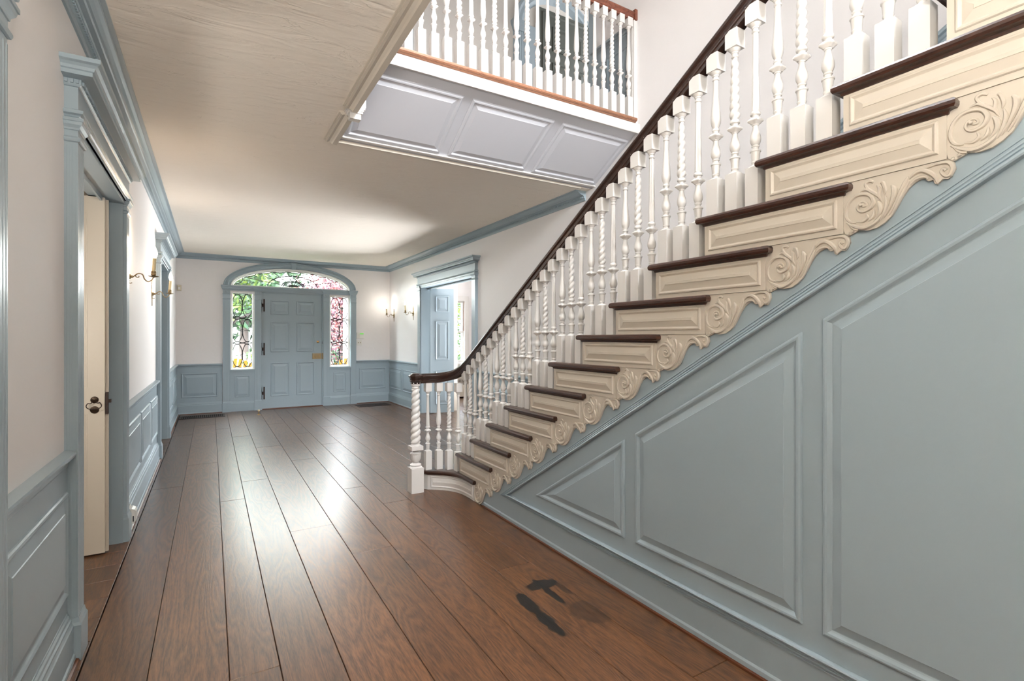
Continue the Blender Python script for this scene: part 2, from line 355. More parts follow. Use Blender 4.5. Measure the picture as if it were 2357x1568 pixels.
# upper storey walls
mb=MB(); mb.box(.5,7.2,5.5,5.6,UF,6.0); mb.box(7.0,7.1,4.0,5.5,UF,6.0); mb.box(3.58,7.1,4.0,4.03,UF,6.0)
struct('wall_upper_back',mb,'upper_wall','pale grey wall of the upstairs hall behind the landing balusters','wall')
mb=MB(); mb.box(.60,.70,-2.3,5.6,UF,6.0); mb.box(.78,.80,-2.3,3.43,H+.02,UF+.02); struct('wall_upper_left',mb,'upper_wall','pale wall on the left side of the stairwell','wall')
# side rooms
mb=MB(); mb.box(-3.1,-3.0,-.2,9.6,0,2.9); mb.box(-3.0,x0,-.2,-.1,0,2.9); mb.box(-3.0,x0,9.5,9.6,0,2.9); mb.box(-3.0,x0,2.3,2.4,0,2.9); mb.box(-3.0,x0,5.2,5.3,0,2.9)
struct('wall_side_room',mb,'cream','cream walls of the rooms beyond the left doorways','wall')
mb=MB(); mb.box(8.0,8.1,4.1,11,0,2.9); mb.box(RW+.22,8.0,4.1,4.2,0,2.9); mb.box(RW+.22,4.06,8.86,9.02,0,2.9)
struct('wall_side_room',mb,'cream','cream wall seen past the open blue door leaf','wall')
# ceilings
mb=MB(); mb.box(-.8,.80,-3.3,D+.2,H,UF-.02); mb.box(.80,RW+.22,4.06,D+.2,H,UF-.02); mb.box(.80,RW+.22,-3.3,-2.2,H,UF-.02)
struct('ceiling',mb,'ceiling','cream ceiling with swirled hand-trowelled plaster','ceiling')
mb=MB(); mb.box(RW+.22,8.1,4.0,11.1,H-.02,UF-.03); mb.box(-3.1,-.8,-.3,9.7,2.9,3.0); struct('ceiling',mb,'wall','plain ceilings of the side rooms','ceiling')
mb=MB(); mb.box(.5,7.2,-2.4,5.6,6.0,6.1); struct('ceiling',mb,'wall','high ceiling over the stairwell','ceiling')
mb=MB(); mb.box(.70,7.1,3.50,5.5,UF-.02,UF); struct('floor',mb,'nosing_red','upstairs landing floorboards','floor')

# ---- crown moulding
CROWN=[(0,2.822),(.010,2.824),(.015,2.835),(.015,2.848),(.024,2.852),(.024,2.868),(.034,2.871),(.040,2.876),(.062,2.878),(.068,2.884),(.078,2.886),(.094,2.896),(.108,2.908),(.112,2.909),(.112,2.913),(.134,2.914),(.134,H),(0,H)]
mb=MB(); mb.mold([(RW,4.14),(RW,D),(LW,D),(LW,-3.1)],CROWN,lambda u,v,h:(u,v,h))
cr=struct('trim_1',mb,'blue','grey-blue crown moulding with a dentil band round the hall ceiling','moulding')
mb=MB()
y=4.16
while y<D-.04: mb.box(RW-.033,RW-.022,y,y+.014,2.853,2.867); y+=.024
x=LW+.04
while x<RW-.04: mb.box(x,x+.014,D-.033,D-.022,2.853,2.867); x+=.024
y=1.2
while y<D-.04: mb.box(LW+.022,LW+.033,y,y+.014,2.853,2.867); y+=.024
obj('dentil_band',mb,'blue',cr)

# ---- wainscoting: rail, field, panels, baseboard
RAIL=[(0,.838),(.010,.840),(.014,.848),(.014,.862),(.022,.868),(.026,.880),(.040,.886),(.042,.896),(.040,.905),(.012,.912),(0,.912)]
BASE=[(0,.225),(.006,.222),(.008,.214),(.012,.210),(.012,.202),(.018,.196),(.020,.186),(.026,.180),(.026,.170),(.030,.160),(.034,.156),(.034,.036),(.040,.030),(.042,.0),(0,0)]
def wainscot(name,label,pmap,vmap,u0,u1,panels,shoe=True,p0=.30,p1=.742):
    r=sroot(name,label,'wainscoting')
    mb=MB(); mb.prism(rect(u0,u1,0,.86),0,.010,vmap); obj('field',mb,'blue',r)
    mb=MB(); mb.mold([(u0,0),(u1,0)],RAIL,pmap); obj('chair_rail',mb,'blue',r)
    mb=MB(); mb.mold([(u0,0),(u1,0)],BASE,pmap); obj('baseboard',mb,'blue',r)
    if shoe:
        mb=MB(); mb.mold([(u0,0),(u1,0)],[(.04,0),(.055,0),(.052,.010),(.042,.014)],pmap); obj('base_shoe',mb,'skirt',r)
    for a,b in panels:
        mb=MB(); mb.ringpanel(rect(a,b,p0,p1),PANEL,lambda u,v,h:vmap(u,v,h+.010)); obj('raised_panel',mb,'blue',r)
    return r
wainscot('trim_2','blue panelled wainscoting left of the near doorway',pL,mpL,1.967,2.85,[(2.02,2.815)])
wainscot('trim_3','blue panelled wainscoting between the two left doorways',pL,mpL,4.452,7.04,[(4.50,5.40),(5.47,6.22),(6.29,7.0)][0:3])
wainscot('trim_4','short stretch of blue wainscoting in the left front corner',pL,mpL,8.567,D-.012,[(8.66,9.70),(9.78,10.80)])
wainscot('trim_5','blue wainscot panel left of the front door',pB,mpB,LW+.012,.185,[(-.456,.112)])
wainscot('trim_6','blue wainscot panel right of the front door',pB,mpB,2.637,RW-.012,[(2.70,3.27)])
wainscot('trim_7','blue wainscoting on the right wall beside the front corner',pR,mpR,9.02,D-.012,[(9.08,9.95),(10.04,10.80)])
# right wall wainscot beyond the doorway, then climbing with the stairs
r=wainscot('trim_8','blue wainscoting behind the balusters, climbing beside the stairs',pR,mpR,4.667,6.62,[(4.75,5.60),(5.68,6.54)])
mb=MB(); mb.prism([(4.667,0),(4.667,.86),(-1.0,4.277),(-1.0,3.3),(4.2,.0)],0,.010,mpR); obj('field',mb,'blue',r)
mb=MB(); mb.mold([(-1.0,4.323),(4.667,.905)],[(0,0),(.018,0),(.018,.012),(.026,.018),(.028,.03),(.04,.035),(.04,.06),(.02,.07),(0,.07)],lambda u,v,h:(RW-h,u,v)) if False else None
def sloped(prof,y0,y1,c,par,nm='chair_rail'):
    mb=MB(); vs=[]
    for y in (y0,y1): vs+=[(RW-o,y,c-.603*y+h/.857) for o,h in prof]
    n=len(prof); mb.add(vs,[(i,(i+1)%n,n+(i+1)%n,n+i) for i in range(n)]+[tuple(range(n)),tuple(range(n,2*n))]); obj(nm,mb,'blue',par)
sloped([(o,z-.912) for o,z in RAIL],4.68,-1.0,3.728,r)

# ---- doorcases
def fluted_plan(u0,u1,p,nf,ns,fd=.007):
    """plan outline of a pilaster with flutes on its front and both sides"""
    pts=[]
    def side(a,b,nfl,marg):
        d=Vector((b[0]-a[0],b[1]-a[1])); L=d.length; d.normalize(); nn=Vector((d.y,-d.x))  # outward = right of travel (travel CCW seen with h up)
        w=(L-2*marg)/nfl; pts.append(a)
        for k in range(nfl):
            s=marg+k*w+w*.14; e=marg+(k+1)*w-w*.14
            for t in (0,.22,.5,.78,1):
                q=s+(e-s)*t; dep=fd*math.sin(pi*t)**.6 if 0<t<1 else 0
                pts.append((a[0]+d.x*q-nn.x*dep,a[1]+d.y*q-nn.y*dep))
    # travel: (u1,0)->(u1,p)->(u0,p)->(u0,0): right-hand normal points outwards
    side((u1,.0),(u1,p),ns,.004); side((u1,p),(u0,p),nf,.008); side((u0,p),(u0,0),ns,.004); pts.append((u0,0))
    return pts
CAP=[(0,2.245),(.006,2.248),(.009,2.256),(.009,2.263),(.002,2.268),(0,2.272),(0,2.296),(.004,2.298),(.005,2.306),(.014,2.318),(.017,2.330),(.021,2.332),(.021,2.345),(.004,2.350),(0,2.352)]
def cap3(mb,u0,u1,p,prof,pmap): mb.mold([(u0,-.002),(u0,p),(u1,p),(u1,-.002)],prof+[(-.02,prof[-1][1]),(-.02,prof[0][1])],pmap)
def pilaster(par,pmap,u0,u1,p=.047,ztop=2.352,z0=0,plinth=.165,cap=CAP,mat='blue',nf=4,ns=2):
    r=bpy.data.objects.new('pilaster',None); COL.objects.link(r); r.parent=par
    P=lambda u,v,h:pmap(u,v,h)
    mb=MB(); mb.prism(fluted_plan(u0,u1,p,nf,ns),plinth+.02,cap[0][1]-.015,P); mb.prism([(u1-.001,0),(u1-.001,p-.001),(u0+.001,p-.001),(u0+.001,0)],0,ztop,P); obj('shaft',mb,mat,r)
    mb=MB(); mb.mold([(u0,-.002),(u0,p),(u1,p),(u1,-.002)],[(-.02,0),(.012,0),(.012,plinth-.012),(.006,plinth),(.003,plinth+.02),(-.02,plinth+.02)],pmap); obj('plinth',mb,mat,r)
    mb=MB(); cap3(mb,u0,u1,p,cap,pmap); obj('capital',mb,mat,r)
    return r
ENT=[(-.046,2.330),(0,2.330),(0,2.352),(.004,2.354),(.008,2.360),(.018,2.366),(.020,2.372),(.020,2.380),(.004,2.386),(0,2.389),(0,2.484),(.006,2.486),(.012,2.493),(.012,2.515),(.022,2.517),(.058,2.519),(.058,2.536),(.064,2.540),(.068,2.552),(.078,2.562),(.090,2.568),(.090,2.586),(-.046,2.586)]
def doorcase(name,label,pmap,a,b,w=.115,depth=.13,mat='blue'):
    """a,b = opening edges; pilasters outside them"""
    r=sroot(name,label,'doorway surround'); p=.047
    pilaster(r,pmap,a-w,a,p,mat=mat); pilaster(r,pmap,b,b+w,p,mat=mat)
    mb=MB(); mb.mold([(a-w,-.001),(a-w,p),(b+w,p),(b+w,-.001)],ENT,pmap); mb.box(a-w+.001,b+w-.001,0,p-.001,2.33,2.585,pmap)
    e=obj('entablature',mb,mat,r)
    mb=MB(); u=a-w+.004
    while u<b+w-.012: mb.box(u,u+.010,p+.010,p+.020,2.496,2.512,pmap); u+=.019
    for s_,u_ in ((-1,a-w),(1,b+w)):
        h=.004
        while h<p: mb.box(min(u_,u_+s_*.020)+(.010 if s_>0 else 0),max(u_,u_+s_*.020)-(.010 if s_<0 else 0),h,h+.010,2.496,2.512,pmap); h+=.019
    obj('dentil_band',mb,mat,e)
    # jamb lining and soffit
    mb=MB(); t=.022
    mb.box(a,a+t,-depth-.004,p-.02,0,HD,pmap); mb.box(b-t,b,-depth-.004,p-.02,0,HD,pmap); mb.box(a,b,-depth-.004,p-.01,HD-t,HD,pmap)
    mb.box(a,b,-depth*.55,-depth*.45,HD-t-.03,HD-t,pmap)
    obj('jamb_lining',mb,mat,r)
    return r
doorcase('trim_9','tall fluted blue doorway surround at the extreme left edge',pL,.45,1.85)
doorcase('trim_10','large fluted blue doorway surround framing the cream door',pL,2.967,4.335)
doorcase('trim_11','blue doorway surround on the left wall near the front corner',pL,7.16,8.45)
doorcase('trim_12','wide blue doorway surround on the right wall',pR,6.74,8.90,depth=.22)

# ---- sill of the stairwell: sloped panelled soffit and landing edge
A_=(4.035,2.925); B_=(3.385,3.290)
mb=MB(); mb.prism([(A_[0],A_[1]-.0),(B_[0],B_[1]),(B_[0]+.02,UF-.04),(4.06,UF-.04),(4.06,2.925)],.80,RW,lambda y,z,x:(x,y,z))
so=struct('trim_13',mb,'greywhite','white panelled sloping soffit under the upstairs landing','panelling')
dy,dz=B_[0]-A_[0],B_[1]-A_[1]; L_=math.hypot(dy,dz); ty,tz=dy/L_,dz/L_; ny,nz=-tz*1.0,ty*1.0   # normal facing down/near
if nz>0: ny,nz=-ny,-nz
mpF=lambda u,v,h:(u,A_[0]+ty*v+ny*h,A_[1]+tz*v+nz*h)
PF=[(0,-.004),(0,.006),(.006,.008),(.012,.014),(.022,.015),(.030,.006),(.036,.003),(.072,.016),(.074,.018)]
for a,b in [(.882,1.655),(1.727,2.500),(2.577,3.338)]:
    mb=MB(); mb.ringpanel(rect(a,b,.062,.628),PF,mpF); obj('raised_panel',mb,'greywhite',so)
mb=MB(); mb.mold([(.80,0),(RW,0)],[(0,0),(.012,0),(.022,.008),(.030,.008),(.040,.018),(.046,.018),(.046,-.01),(0,-.01)],lambda u,v,h:mpF(u,v,h)); obj('lower_moulding',mb,'white',so)
# landing fascia, its moulding and oak nosing
mb=MB(); mb.box(.80,RW,3.366,3.40,3.262,3.340)
mb.mold([(.80,3.366),(RW,3.366)],[(0,3.262),(.006,3.250),(.012,3.262),(.014,3.272),(.006,3.280),(.002,3.288),(.002,3.300),(0,3.300)][::-1],lambda u,v,h:(u,3.366-(v-3.366),h))
obj('fascia',mb,'white',so)
mb=MB(); prof=[(0,3.338),(.010,3.340),(.014,3.346),(.024,3.348),(.030,3.356),(.030,3.368),(.024,3.376),(-.10,3.376),(-.10,3.338)]
mb.mold([(.80,3.366),(RW-.06,3.366)],prof,lambda u,v,h:(u,3.366-(v-3.366),h)); obj('landing_nosing',mb,'nosing_red',so)
# moulding round the left and far edge of the ceiling opening
WELL=[(-.062,2.921),(-.062,2.908),(-.052,2.906),(-.052,2.898),(-.040,2.894),(-.022,2.900),(-.008,2.890),(.0,2.882),(.030,2.880),(.034,2.884),(.034,2.905),(.040,2.912),(.040,3.05),(.0,3.05),(0,2.921)]
mb=MB(); mb.mold([(.80,4.045),(.80,3.50)],[(o,h) for o,h in WELL],lambda u,v,h:(u,v,h)); mb.mold([(.80,3.395),(.80,-2.2)],[(o,h) for o,h in WELL],lambda u,v,h:(u,v,h))
mb.mold([(RW-.14,4.045),(.80,4.045)],[(-.03,2.9195),(-.03,2.912),(-.012,2.906),(0,2.906),(.006,2.925),(0,2.93)],lambda u,v,h:(u,v,h))
struct('trim_14',mb,'cream','cream moulding round the edge of the stairwell ceiling opening','moulding')
mb=MB(); mb.box(.765,.888,3.395,3.50,2.925,3.362)
for o,z0,z1 in [(-.004,2.912,2.925),(-.010,2.902,2.912),(-.016,2.888,2.902),(-.026,2.852,2.888)]: mb.box(.765-o,.888+o,3.395-o,3.50+o,z0,z1)
tag(obj('newel_drop',mb,'white'),'small white moulded newel drop hanging at the stairwell corner','newel drop')

# ---- under-stair panelled wall
def cl(y): return 2.470-.603*y
stp=[(3.879,0)]
for k_ in range(1,18): stp+=[(yk(k_)-.587,k_*Q-.001),(yk(k_+1)-.587,k_*Q-.001)]
stp=[(3.879,0),(3.879,Q-.001)]+stp[2:]+[(yk(18)-.587,0)]
mb=MB(); mb.prism(stp,0,-.03,mpS)
us=struct('wall_under_stair',mb,'blue','grey-blue panelled wall under the staircase','wall')
# raking moulding + base moulding, mitred at the left
s603=math.atan(.603)
RK=[(0,0),(0,.007),(.006,.008),(.007,.004),(.014,.004),(.016,.011),(.021,.013),(.024,.009),(.027,.009),(.029,.015),(.034,.017),(.037,.013),(.040,.013),(.042,.021),(.050,.024),(.056,.021),(.058,0)]
def rk(y,z): return (y,z)
zt=lambda y:.167+(3.440-y)*.603      # upper edge of the raking band
mb=MB(); mb.mold([(-1.4,.168),(3.452,.168),(-1.4,.168+(3.452+1.4)*.603)],[(o,h) for o,h in RK],mpS)
mb2=MB(); mb2.mold([(-1.4,0),(3.72,0)],[(.0,0),(.0,.008),(.030,.008),(.038,.0)][::-1],mpS)
obj('raking_moulding',mb,'blue',us); obj('base_shoe',mb2,'blue',us)
mb=MB(); mb.prism([(3.72,0),(3.72,.010),(-1.4,.010),(-1.4,0)],.008,.022,mpS); obj('wood_shoe',mb,'skirt',us)
PS=[(0,-.004),(0,.004),(.003,.011),(.010,.014),(.018,.013),(.026,.006),(.031,.003),(.034,.003),(.066,.013),(.068,.016)]
for poly in ([(2.06,.303),(2.06,.842),(2.937,.303)],[(1.094,.305),(1.094,1.421),(1.976,.889),(1.976,.305)],[(.10,.303),(.10,2.020),(1.017,1.467),(1.017,.303)],[(-.9,.303),(-.9,2.62),(.02,2.068),(.02,.303)]):
    mb=MB(); mb.ringpanel(poly[::-1],PS,mpS); obj('raised_panel',mb,'blue',us)
# ================================================================== STAIRCASE
BLK=.587; NK=17
st=empty('staircase',(SX,3.9,0),'long straight staircase with dark treads and white panelled scroll-bracketed steps toned cream for warm light rising towards the viewer','staircase')
def W(o,par): # parent keeping world coordinates
    o.parent=par; o.matrix_parent_inverse=Matrix.Translation(-par.location); return o
BLK_P=[(0,-.004),(0,.002),(.003,.006),(.008,.007),(.013,.003),(.016,.001),(.017,.001),(.045,.008),(.046,.010)]
NOSE=[(.030,-.050),(.030,-.044),(.024,-.042),(.022,-.034),(.014,-.031),(.004,-.030),(0,-.022),(0,-.012),(.004,-.004),(.012,0)]
BX=1.930; TX=1.902
blk=MB(); blk.box(0,RW-BX-.03,-BLK,0,0,Q-.030); blk_me=mesh('step_block',blk,'cream')  # white steps in cream: their warm, dim light is painted into the colour
pan=MB(); pan.ringpanel(rect(-BLK+.020,-.020,.020,Q-.052),BLK_P,lambda u,v,h:(-h,u,v)); pan_me=mesh('end_panel',pan,'cream')
trd=MB(); trd.ringpanel(rect(TX-BX,RW-BX-.03,-BLK-.030,.030),NOSE,lambda u,v,h:(u,v,h)); trd_me=mesh('tread',trd,'tread')
# carved scroll bracket
C_={'out':[(0.0,-.001),(0.2985,-0.001),(0.3105,-0.0138),(0.3135,-0.0338),(0.3045,-0.0538),(0.2965,-0.0608),(0.2825,-0.0578),(0.2775,-0.0628),(0.2685,-0.0708),(0.2625,-0.0668),(0.2595,-0.0538),(0.2485,-0.0558),(0.2405,-0.0498),(0.2395,-0.0428),(0.2245,-0.0438),(0.2095,-0.0508),(0.1945,-0.0638),(0.1785,-0.0868),(0.1625,-0.1168),(0.1465,-0.1438),(0.1265,-0.1618),(0.1035,-0.1748),(0.0725,-0.1788),(0.0475,-0.1718),(0.0385,-0.1788),(0.0275,-0.1828),(0.0165,-0.1878),(0.004,-0.1808),(0.0,-0.1628),(0.0,-0.1108)]}
strands=[([(0.0585,-.0878),(.0635,-.0928),(.0705,-.0928),(.0725,-.0868),(.0665,-.0788),(.0565,-.0775),(.0475,-.0838),(.0445,-.0948),(.0495,-.1058),(.0600,-.1118),(.0735,-.1098),(.0865,-.1018),(.0935,-.0818),(.0825,-.0598),(.0585,-.0508),(.0325,-.0558),(.0145,-.0758),(.0075,-.1028),(.0105,-.1238),(.0215,-.1398),(.0405,-.1448)],[.005,.005,.004,.004,.004,.004,.0045,.005,.005,.0055,.006,.007,.0075,.0075,.0065,.006,.006,.006,.006,.005,.003]),
([(.0095,-.1388),(.0295,-.1548),(.0585,-.1678),(.0825,-.1648),(.1065,-.1508),(.1205,-.1288)],[.003,.006,.008,.008,.007,.003]),
([(.0405,-.1418),(.0615,-.1458),(.0755,-.1348),(.0705,-.1198)],[.002,.005,.006,.002]),
([(.0775,-.1468),(.0935,-.1338),(.0955,-.1118)],[.003,.007,.002]),
([(.0965,-.1488),(.1135,-.1288),(.1155,-.1058),(.1055,-.0868)],[.003,.008,.009,.003]),
([(.1135,-.1518),(.1265,-.1278),(.1335,-.0988),(.1285,-.0728)],[.003,.007,.007,.002]),
([(.1235,-.1458),(.1405,-.1158),(.1535,-.0808),(.1545,-.0568),(.1465,-.0418)],[.003,.006,.009,.009,.003]),
([(.1365,-.1408),(.1565,-.1078),(.1725,-.0708),(.1845,-.0448),(.1925,-.0248)],[.003,.006,.007,.007,.002]),
([(.1495,-.1328),(.1675,-.0988),(.1815,-.0698),(.1955,-.0418)],[.003,.006,.006,.003]),
([(.1205,-.0918),(.1105,-.0668),(.1115,-.0448),(.1035,-.0308)],[.002,.006,.006,.002]),
([(.1255,-.0708),(.1285,-.0528),(.1215,-.0278),(.1135,-.0278)],[.002,.006,.007,.002]),
([(.0525,-.0408),(.0725,-.0378),(.0895,-.0508),(.1105,-.0708),(.1155,-.0868)],[.002,.006,.007,.006,.002]),
([(.0945,-.0188),(.0825,-.0118),(.0705,-.0178),(.0745,-.0328),(.0935,-.0508)],[.004,.006,.006,.005,.002]),
([(.1955,-.0358),(.2125,-.0208),(.2305,-.0178),(.2485,-.0288),(.2645,-.0478),(.2695,-.0668)],[.002,.007,.008,.008,.007,.003]),
([(.2305,-.0158),(.2545,-.0098),(.2775,-.0078),(.2985,-.0128),(.3075,-.0308),(.3010,-.0500),(.2895,-.0508),(.2795,-.0358),(.2855,-.0268),(.2915,-.0348)],[.002,.005,.006,.007,.007,.006,.005,.005,.005,.006]),
([(.1975,-.0548),(.2125,-.0408),(.2305,-.0378),(.2425,-.0418),(.2455,-.0488)],[.003,.006,.006,.006,.004]),
([(.0475,-.1718),(.0325,-.1658),(.0215,-.1538),(.0105,-.1318)],[.005,.005,.004,.002]),
([(.012,-.183),(.019,-.180)],[.006,.006]),([(.026,-.176),(.033,-.172)],[.006,.006])]
br=MB(); br.prism(C_['out'],0,1,lambda u,v,h:(BX+.004+(SX-BX-.005)*h,-u,v))
for pts,rad in strands:
    c=catmull([(p[0],p[1],0) for p in pts],4); m=len(pts); rr=[]
    for i in range(len(c)):
        t=i/(len(c)-1)*(m-1); k=min(int(t),m-2); rr.append(rad[k]*(1-(t-k))+rad[k+1]*(t-k))
    br.tube([(BX+.005,-p.x,p.y) for p in c],rr,7,1.15,(1,0,0))
br.tube([(BX+.004,-.0585,-.0878),(BX-.008,-.0585,-.0878)],[.0065,.0045],8)
br_me=mesh('scroll_bracket',br,'cream',50)
for k in range(2,NK+1):
    y=yk(k)
    o=W(obj('step_block',blk_me),st); o.location=(BX,y,(k-1)*Q)
    e=obj('end_panel',pan_me,None,o); e.location=(0,0,0)
    t=W(obj('tread',trd_me),st); t.location=(BX,y,k*Q)
    b=W(obj('scroll_bracket',br_me),st); b.location=(0,y-BLK,k*Q)
# step one: curtail end sweeping out to the newel
c1=catmull([(1.902,3.80),(1.902,3.86),(1.904,3.97),(1.894,4.11),(1.856,4.215),(1.780,4.305),(1.690,4.375)],4)
edge=[(p.x,p.y) for p in [Vector((q[0],q[1])) for q in c1]]
poly=[(RW-.03,3.848)]+[(TX,3.848)]+edge[5:]+[(1.655,4.44),(1.665,4.492),(RW-.03,4.492)]
mb=MB(); mb.ringpanel(poly,[(.030,-.050),(.030,-.044),(.022,-.034),(.014,-.031),(.004,-.030),(0,-.022),(0,-.012),(.004,-.004),(.012,0)],lambda u,v,h:(u,v,Q+h)); o=W(obj('tread',mb,'tread'),st)
body=inset(poly,.028); mb=MB(); mb.prism(body,0,Q-.03); ob=W(obj('step_block',mb,'white'),st)
# curved raised panel on the curtail face
fe=[p for p in inset(poly,.028)][2:2+len(edge[5:])]
S=[0]
for a,b in zip(fe[:-1],fe[1:]): S.append(S[-1]+math.dist(a,b))
def onc(u,v,h):
    u=max(0,min(S[-1]-1e-6,u)); i=max(j for j in range(len(S)-1) if S[j]<=u+1e-9); t=(u-S[i])/(S[i+1]-S[i]); a,b=fe[i],fe[i+1]
    dx,dy=(b[0]-a[0])/(S[i+1]-S[i]),(b[1]-a[1])/(S[i+1]-S[i]); return (a[0]+dx*(u-S[i])-dy*h,a[1]+dy*(u-S[i])+dx*h,v)
us_=[.30+(S[-1]-.33)*i/18 for i in range(19)]; us_=[.02+(S[-1]-.05)*i/22 for i in range(23)]
mb=MB(); pl=[(u,.022) for u in us_]+[(u,Q-.052) for u in us_[::-1]]
mb.ringpanel(pl,BLK_P,onc,strip=True); W(obj('end_panel',mb,'white'),st)
b=W(obj('scroll_bracket',br_me),st); b.location=(0,yk(1)-BLK,Q)

# ================================================================== BALUSTERS
def bal(kind,total,b0,scale_low=1.0):
    """b0: top of the square base; total: height to the rail; turned z's follow"""
    mb=MB(); a=.029; z=b0
    mb.box(-a,a,-a,a,0,b0)
    q=scale_low
    ped=[(.0285,0),(.027,.004),(.015,.010),(.0135,.016),(.016,.020),(.0175,.024),(.0150,.027),(.0155,.030),(.0185,.060),(.0195,.066),(.0225,.068),(.0225,.073),(.018,.075),(.013,.079),(.012,.086),(.016,.089),(.0165,.093),(.0130,.096),(.0170,.101),(.0212,.112),(.0222,.122),(.0205,.135),(.0160,.150),(.0125,.163),(.0112,.173),(.0112,.178),(.0135,.180),(.0135,.184),(.0150,.186)]
    mb.lathe([(r,z+h*q) for r,h in ped],seg=16)
    zc=z+.186*q
    fn=lambda t,zz:1+.17*abs(math.cos(2*(t)))**3-.02
    mb.lathe([(.016,zc-.001),(.0210,zc+.006),(.0270,zc+.010),(.0282,zc+.014),(.0270,zc+.018),(.0210,zc+.022),(.0170,zc+.026)],seg=24,fn=lambda t,zz:1+.16*math.cos(4*(t-pi/4)))
    z1=zc+.024; ct=total-.078          # bottom of the cap block
    z2=ct-.040
    if kind=='vase':
        L=z2-z1
        pr=[(.0125,0),(.0135,.012),(.0165,.015),(.0165,.021),(.0135,.025),(.0140,.032)]+[(r,.04+(L-.04)*t) for r,t in [(.0185,.0),(.0215,.05),(.0228,.11),(.0222,.2),(.0195,.33),(.0165,.48),(.0142,.62),(.0126,.78),(.0115,1)]]
        mb.lathe([(r,z1+h) for r,h in pr],seg=16)
    elif kind=='fluted':
        mb.lathe([(.0135,z1),(.0140,z1+.010),(.0200,z1+.014),(.0215,z1+.019),(.0200,z1+.024),(.0165,z1+.028),(.0165,z1+.034)],seg=16)
        n=8; za_=z1+.034
        mb.lathe([(.0165-.0045*i/n,za_+(z2-za_)*i/n) for i in range(n+1)],seg=32,fn=lambda t,zz:1-.13*abs(math.sin(4*t))**.6 if True else 1)
    else:
        mb.lathe([(.0135,z1),(.0140,z1+.010),(.0205,z1+.014),(.0215,z1+.019),(.0200,z1+.024),(.0160,z1+.030)],seg=16)
        za_=z1+.026; n=max(40,int((z2-za_)/.005)); pit=.074
        mb.lathe([((.0225-.0070*i/n)*(min(1,.72+i/12) if i<4 else min(1,.72+(n-i)/12)),za_+(z2-za_)*i/n) for i in range(n+1)],seg=18,fn=lambda t,zz:.58+.46*abs(math.cos(t-zz*2*pi/pit))**.8)
    mb.lathe([(.0115,z2),(.0150,z2+.003),(.0155,z2+.007),(.0120,z2+.010),(.0118,z2+.018),(.0150,z2+.020),(.0150,z2+.025),(.0175,z2+.027),(.0225,z2+.034),(.0240,z2+.040)],seg=16)
    mb.box(-a,a,-a,a,ct,total)
    return mesh('baluster_'+kind,mb,'white',38)
RL=lambda y:3.587-.603*y               # underside of the sloping handrail
bs=empty('stair_balustrade',(1.984,4.39,0),'white turned stair balustrade with dark handrail ending at a barley-twist newel','balustrade')
kinds=['vase','twist','fluted']; pitch=R_/3
heights=[RL(yk(5)+.011-.029-i*pitch)-5*Q for i in range(3)]
BM=[bal(kd,h+.014,.172) for kd,h in zip(kinds,heights)]
XB=1.984
for k in range(2,NK+1):
    for i in range(3):
        y=yk(k)+.011-.029-i*pitch
        o=W(obj('baluster',BM[i]),bs); o.location=(XB,y,k*Q)
# four balusters on the curtail step
low=[('fluted',(1.728,4.430)),('vase',(1.823,4.399)),('twist',(1.902,4.340)),('fluted',(1.950,4.242))]
LM={kd:bal(kd,.800,.172,.94) for kd in kinds}
for kd,(x,y) in low:
    o=W(obj('baluster',LM[kd]),bs); o.location=(x,y,Q); o.rotation_euler=(0,0,math.atan2(y-4.1,x-2.3)*0)
# handrail
RP=[(-.026,-.004),(-.026,.012),(-.031,.016),(-.031,.022),(-.026,.026),(-.028,.040),(-.036,.050),(-.037,.060),(-.033,.068),(-.026,.072),(-.018,.080),(0,.083),(.018,.080),(.026,.072),(.033,.068),(.037,.060),(.036,.050),(.028,.040),(.026,.026),(.031,.022),(.031,.016),(.026,.012),(.026,-.004)]
pts=[(XB,yk(NK)-.3+i*(4.02-(yk(NK)-.3))/12,0) for i in range(13)]; pts=[(x,y,RL(y)) for x,y,_ in pts]
tail=catmull([(XB,4.02,RL(4.02)),(1.984,4.12,1.108),(1.968,4.20,1.060),(1.940,4.280,1.020),(1.890,4.352,.996),(1.815,4.402,.985),(1.728,4.425,.982),(1.650,4.412,.982),(1.592,4.389,.982)],4)
mb=MB(); mb.sweep([Vector(p) for p in pts[:-1]]+tail,RP); W(obj('handrail',mb,'rail',None,24),bs)
# newel
nx,ny=1.595,4.389
nw=W(obj('newel_post',MB().box(-.0575,.0575,-.0575,.0575,0,.222),'white'),bs); nw.location=(nx,ny,0)
mb=MB(); mb.lathe([(.0575,.222),(.0575,.226),(.052,.232),(.046,.236),(.050,.240),(.050,.250),(.040,.256),(.026,.262),(.024,.268),(.028,.272)],seg=28)
mb.lathe([(.027,.270),(.035,.280),(.043,.300),(.046,.325),(.046,.342)],seg=48,fn=lambda t,z:1+.06*abs(math.cos(9*t)))
mb.lathe([(.046,.342),(.050,.346),(.050,.352),(.040,.358),(.028,.364),(.028,.370),(.036,.374),(.038,.382)],seg=28)
mb.box(-.054,.054,-.054,.054,.382,.418); mb.lathe([(.045,.418),(.044,.424),(.034,.430),(.034,.436)],seg=28)
n=150; mb.lathe([((.045-.010*i/n)*(min(1,.75+i/20) if i<6 else min(1,.75+(n-i)/20)),.432+(.945-.432)*i/n) for i in range(n+1)],seg=24,fn=lambda t,z:.74+.30*abs(math.cos(t-z*2*pi/.110))**.8)
mb.lathe([(.030,.930),(.034,.936),(.034,.944),(.030,.948),(.031,.954),(.038,.958),(.040,.964),(.040,.978),(.043,.980),(.043,.990)],seg=28)
t=obj('turned_shaft',mb,'white',nw,38)
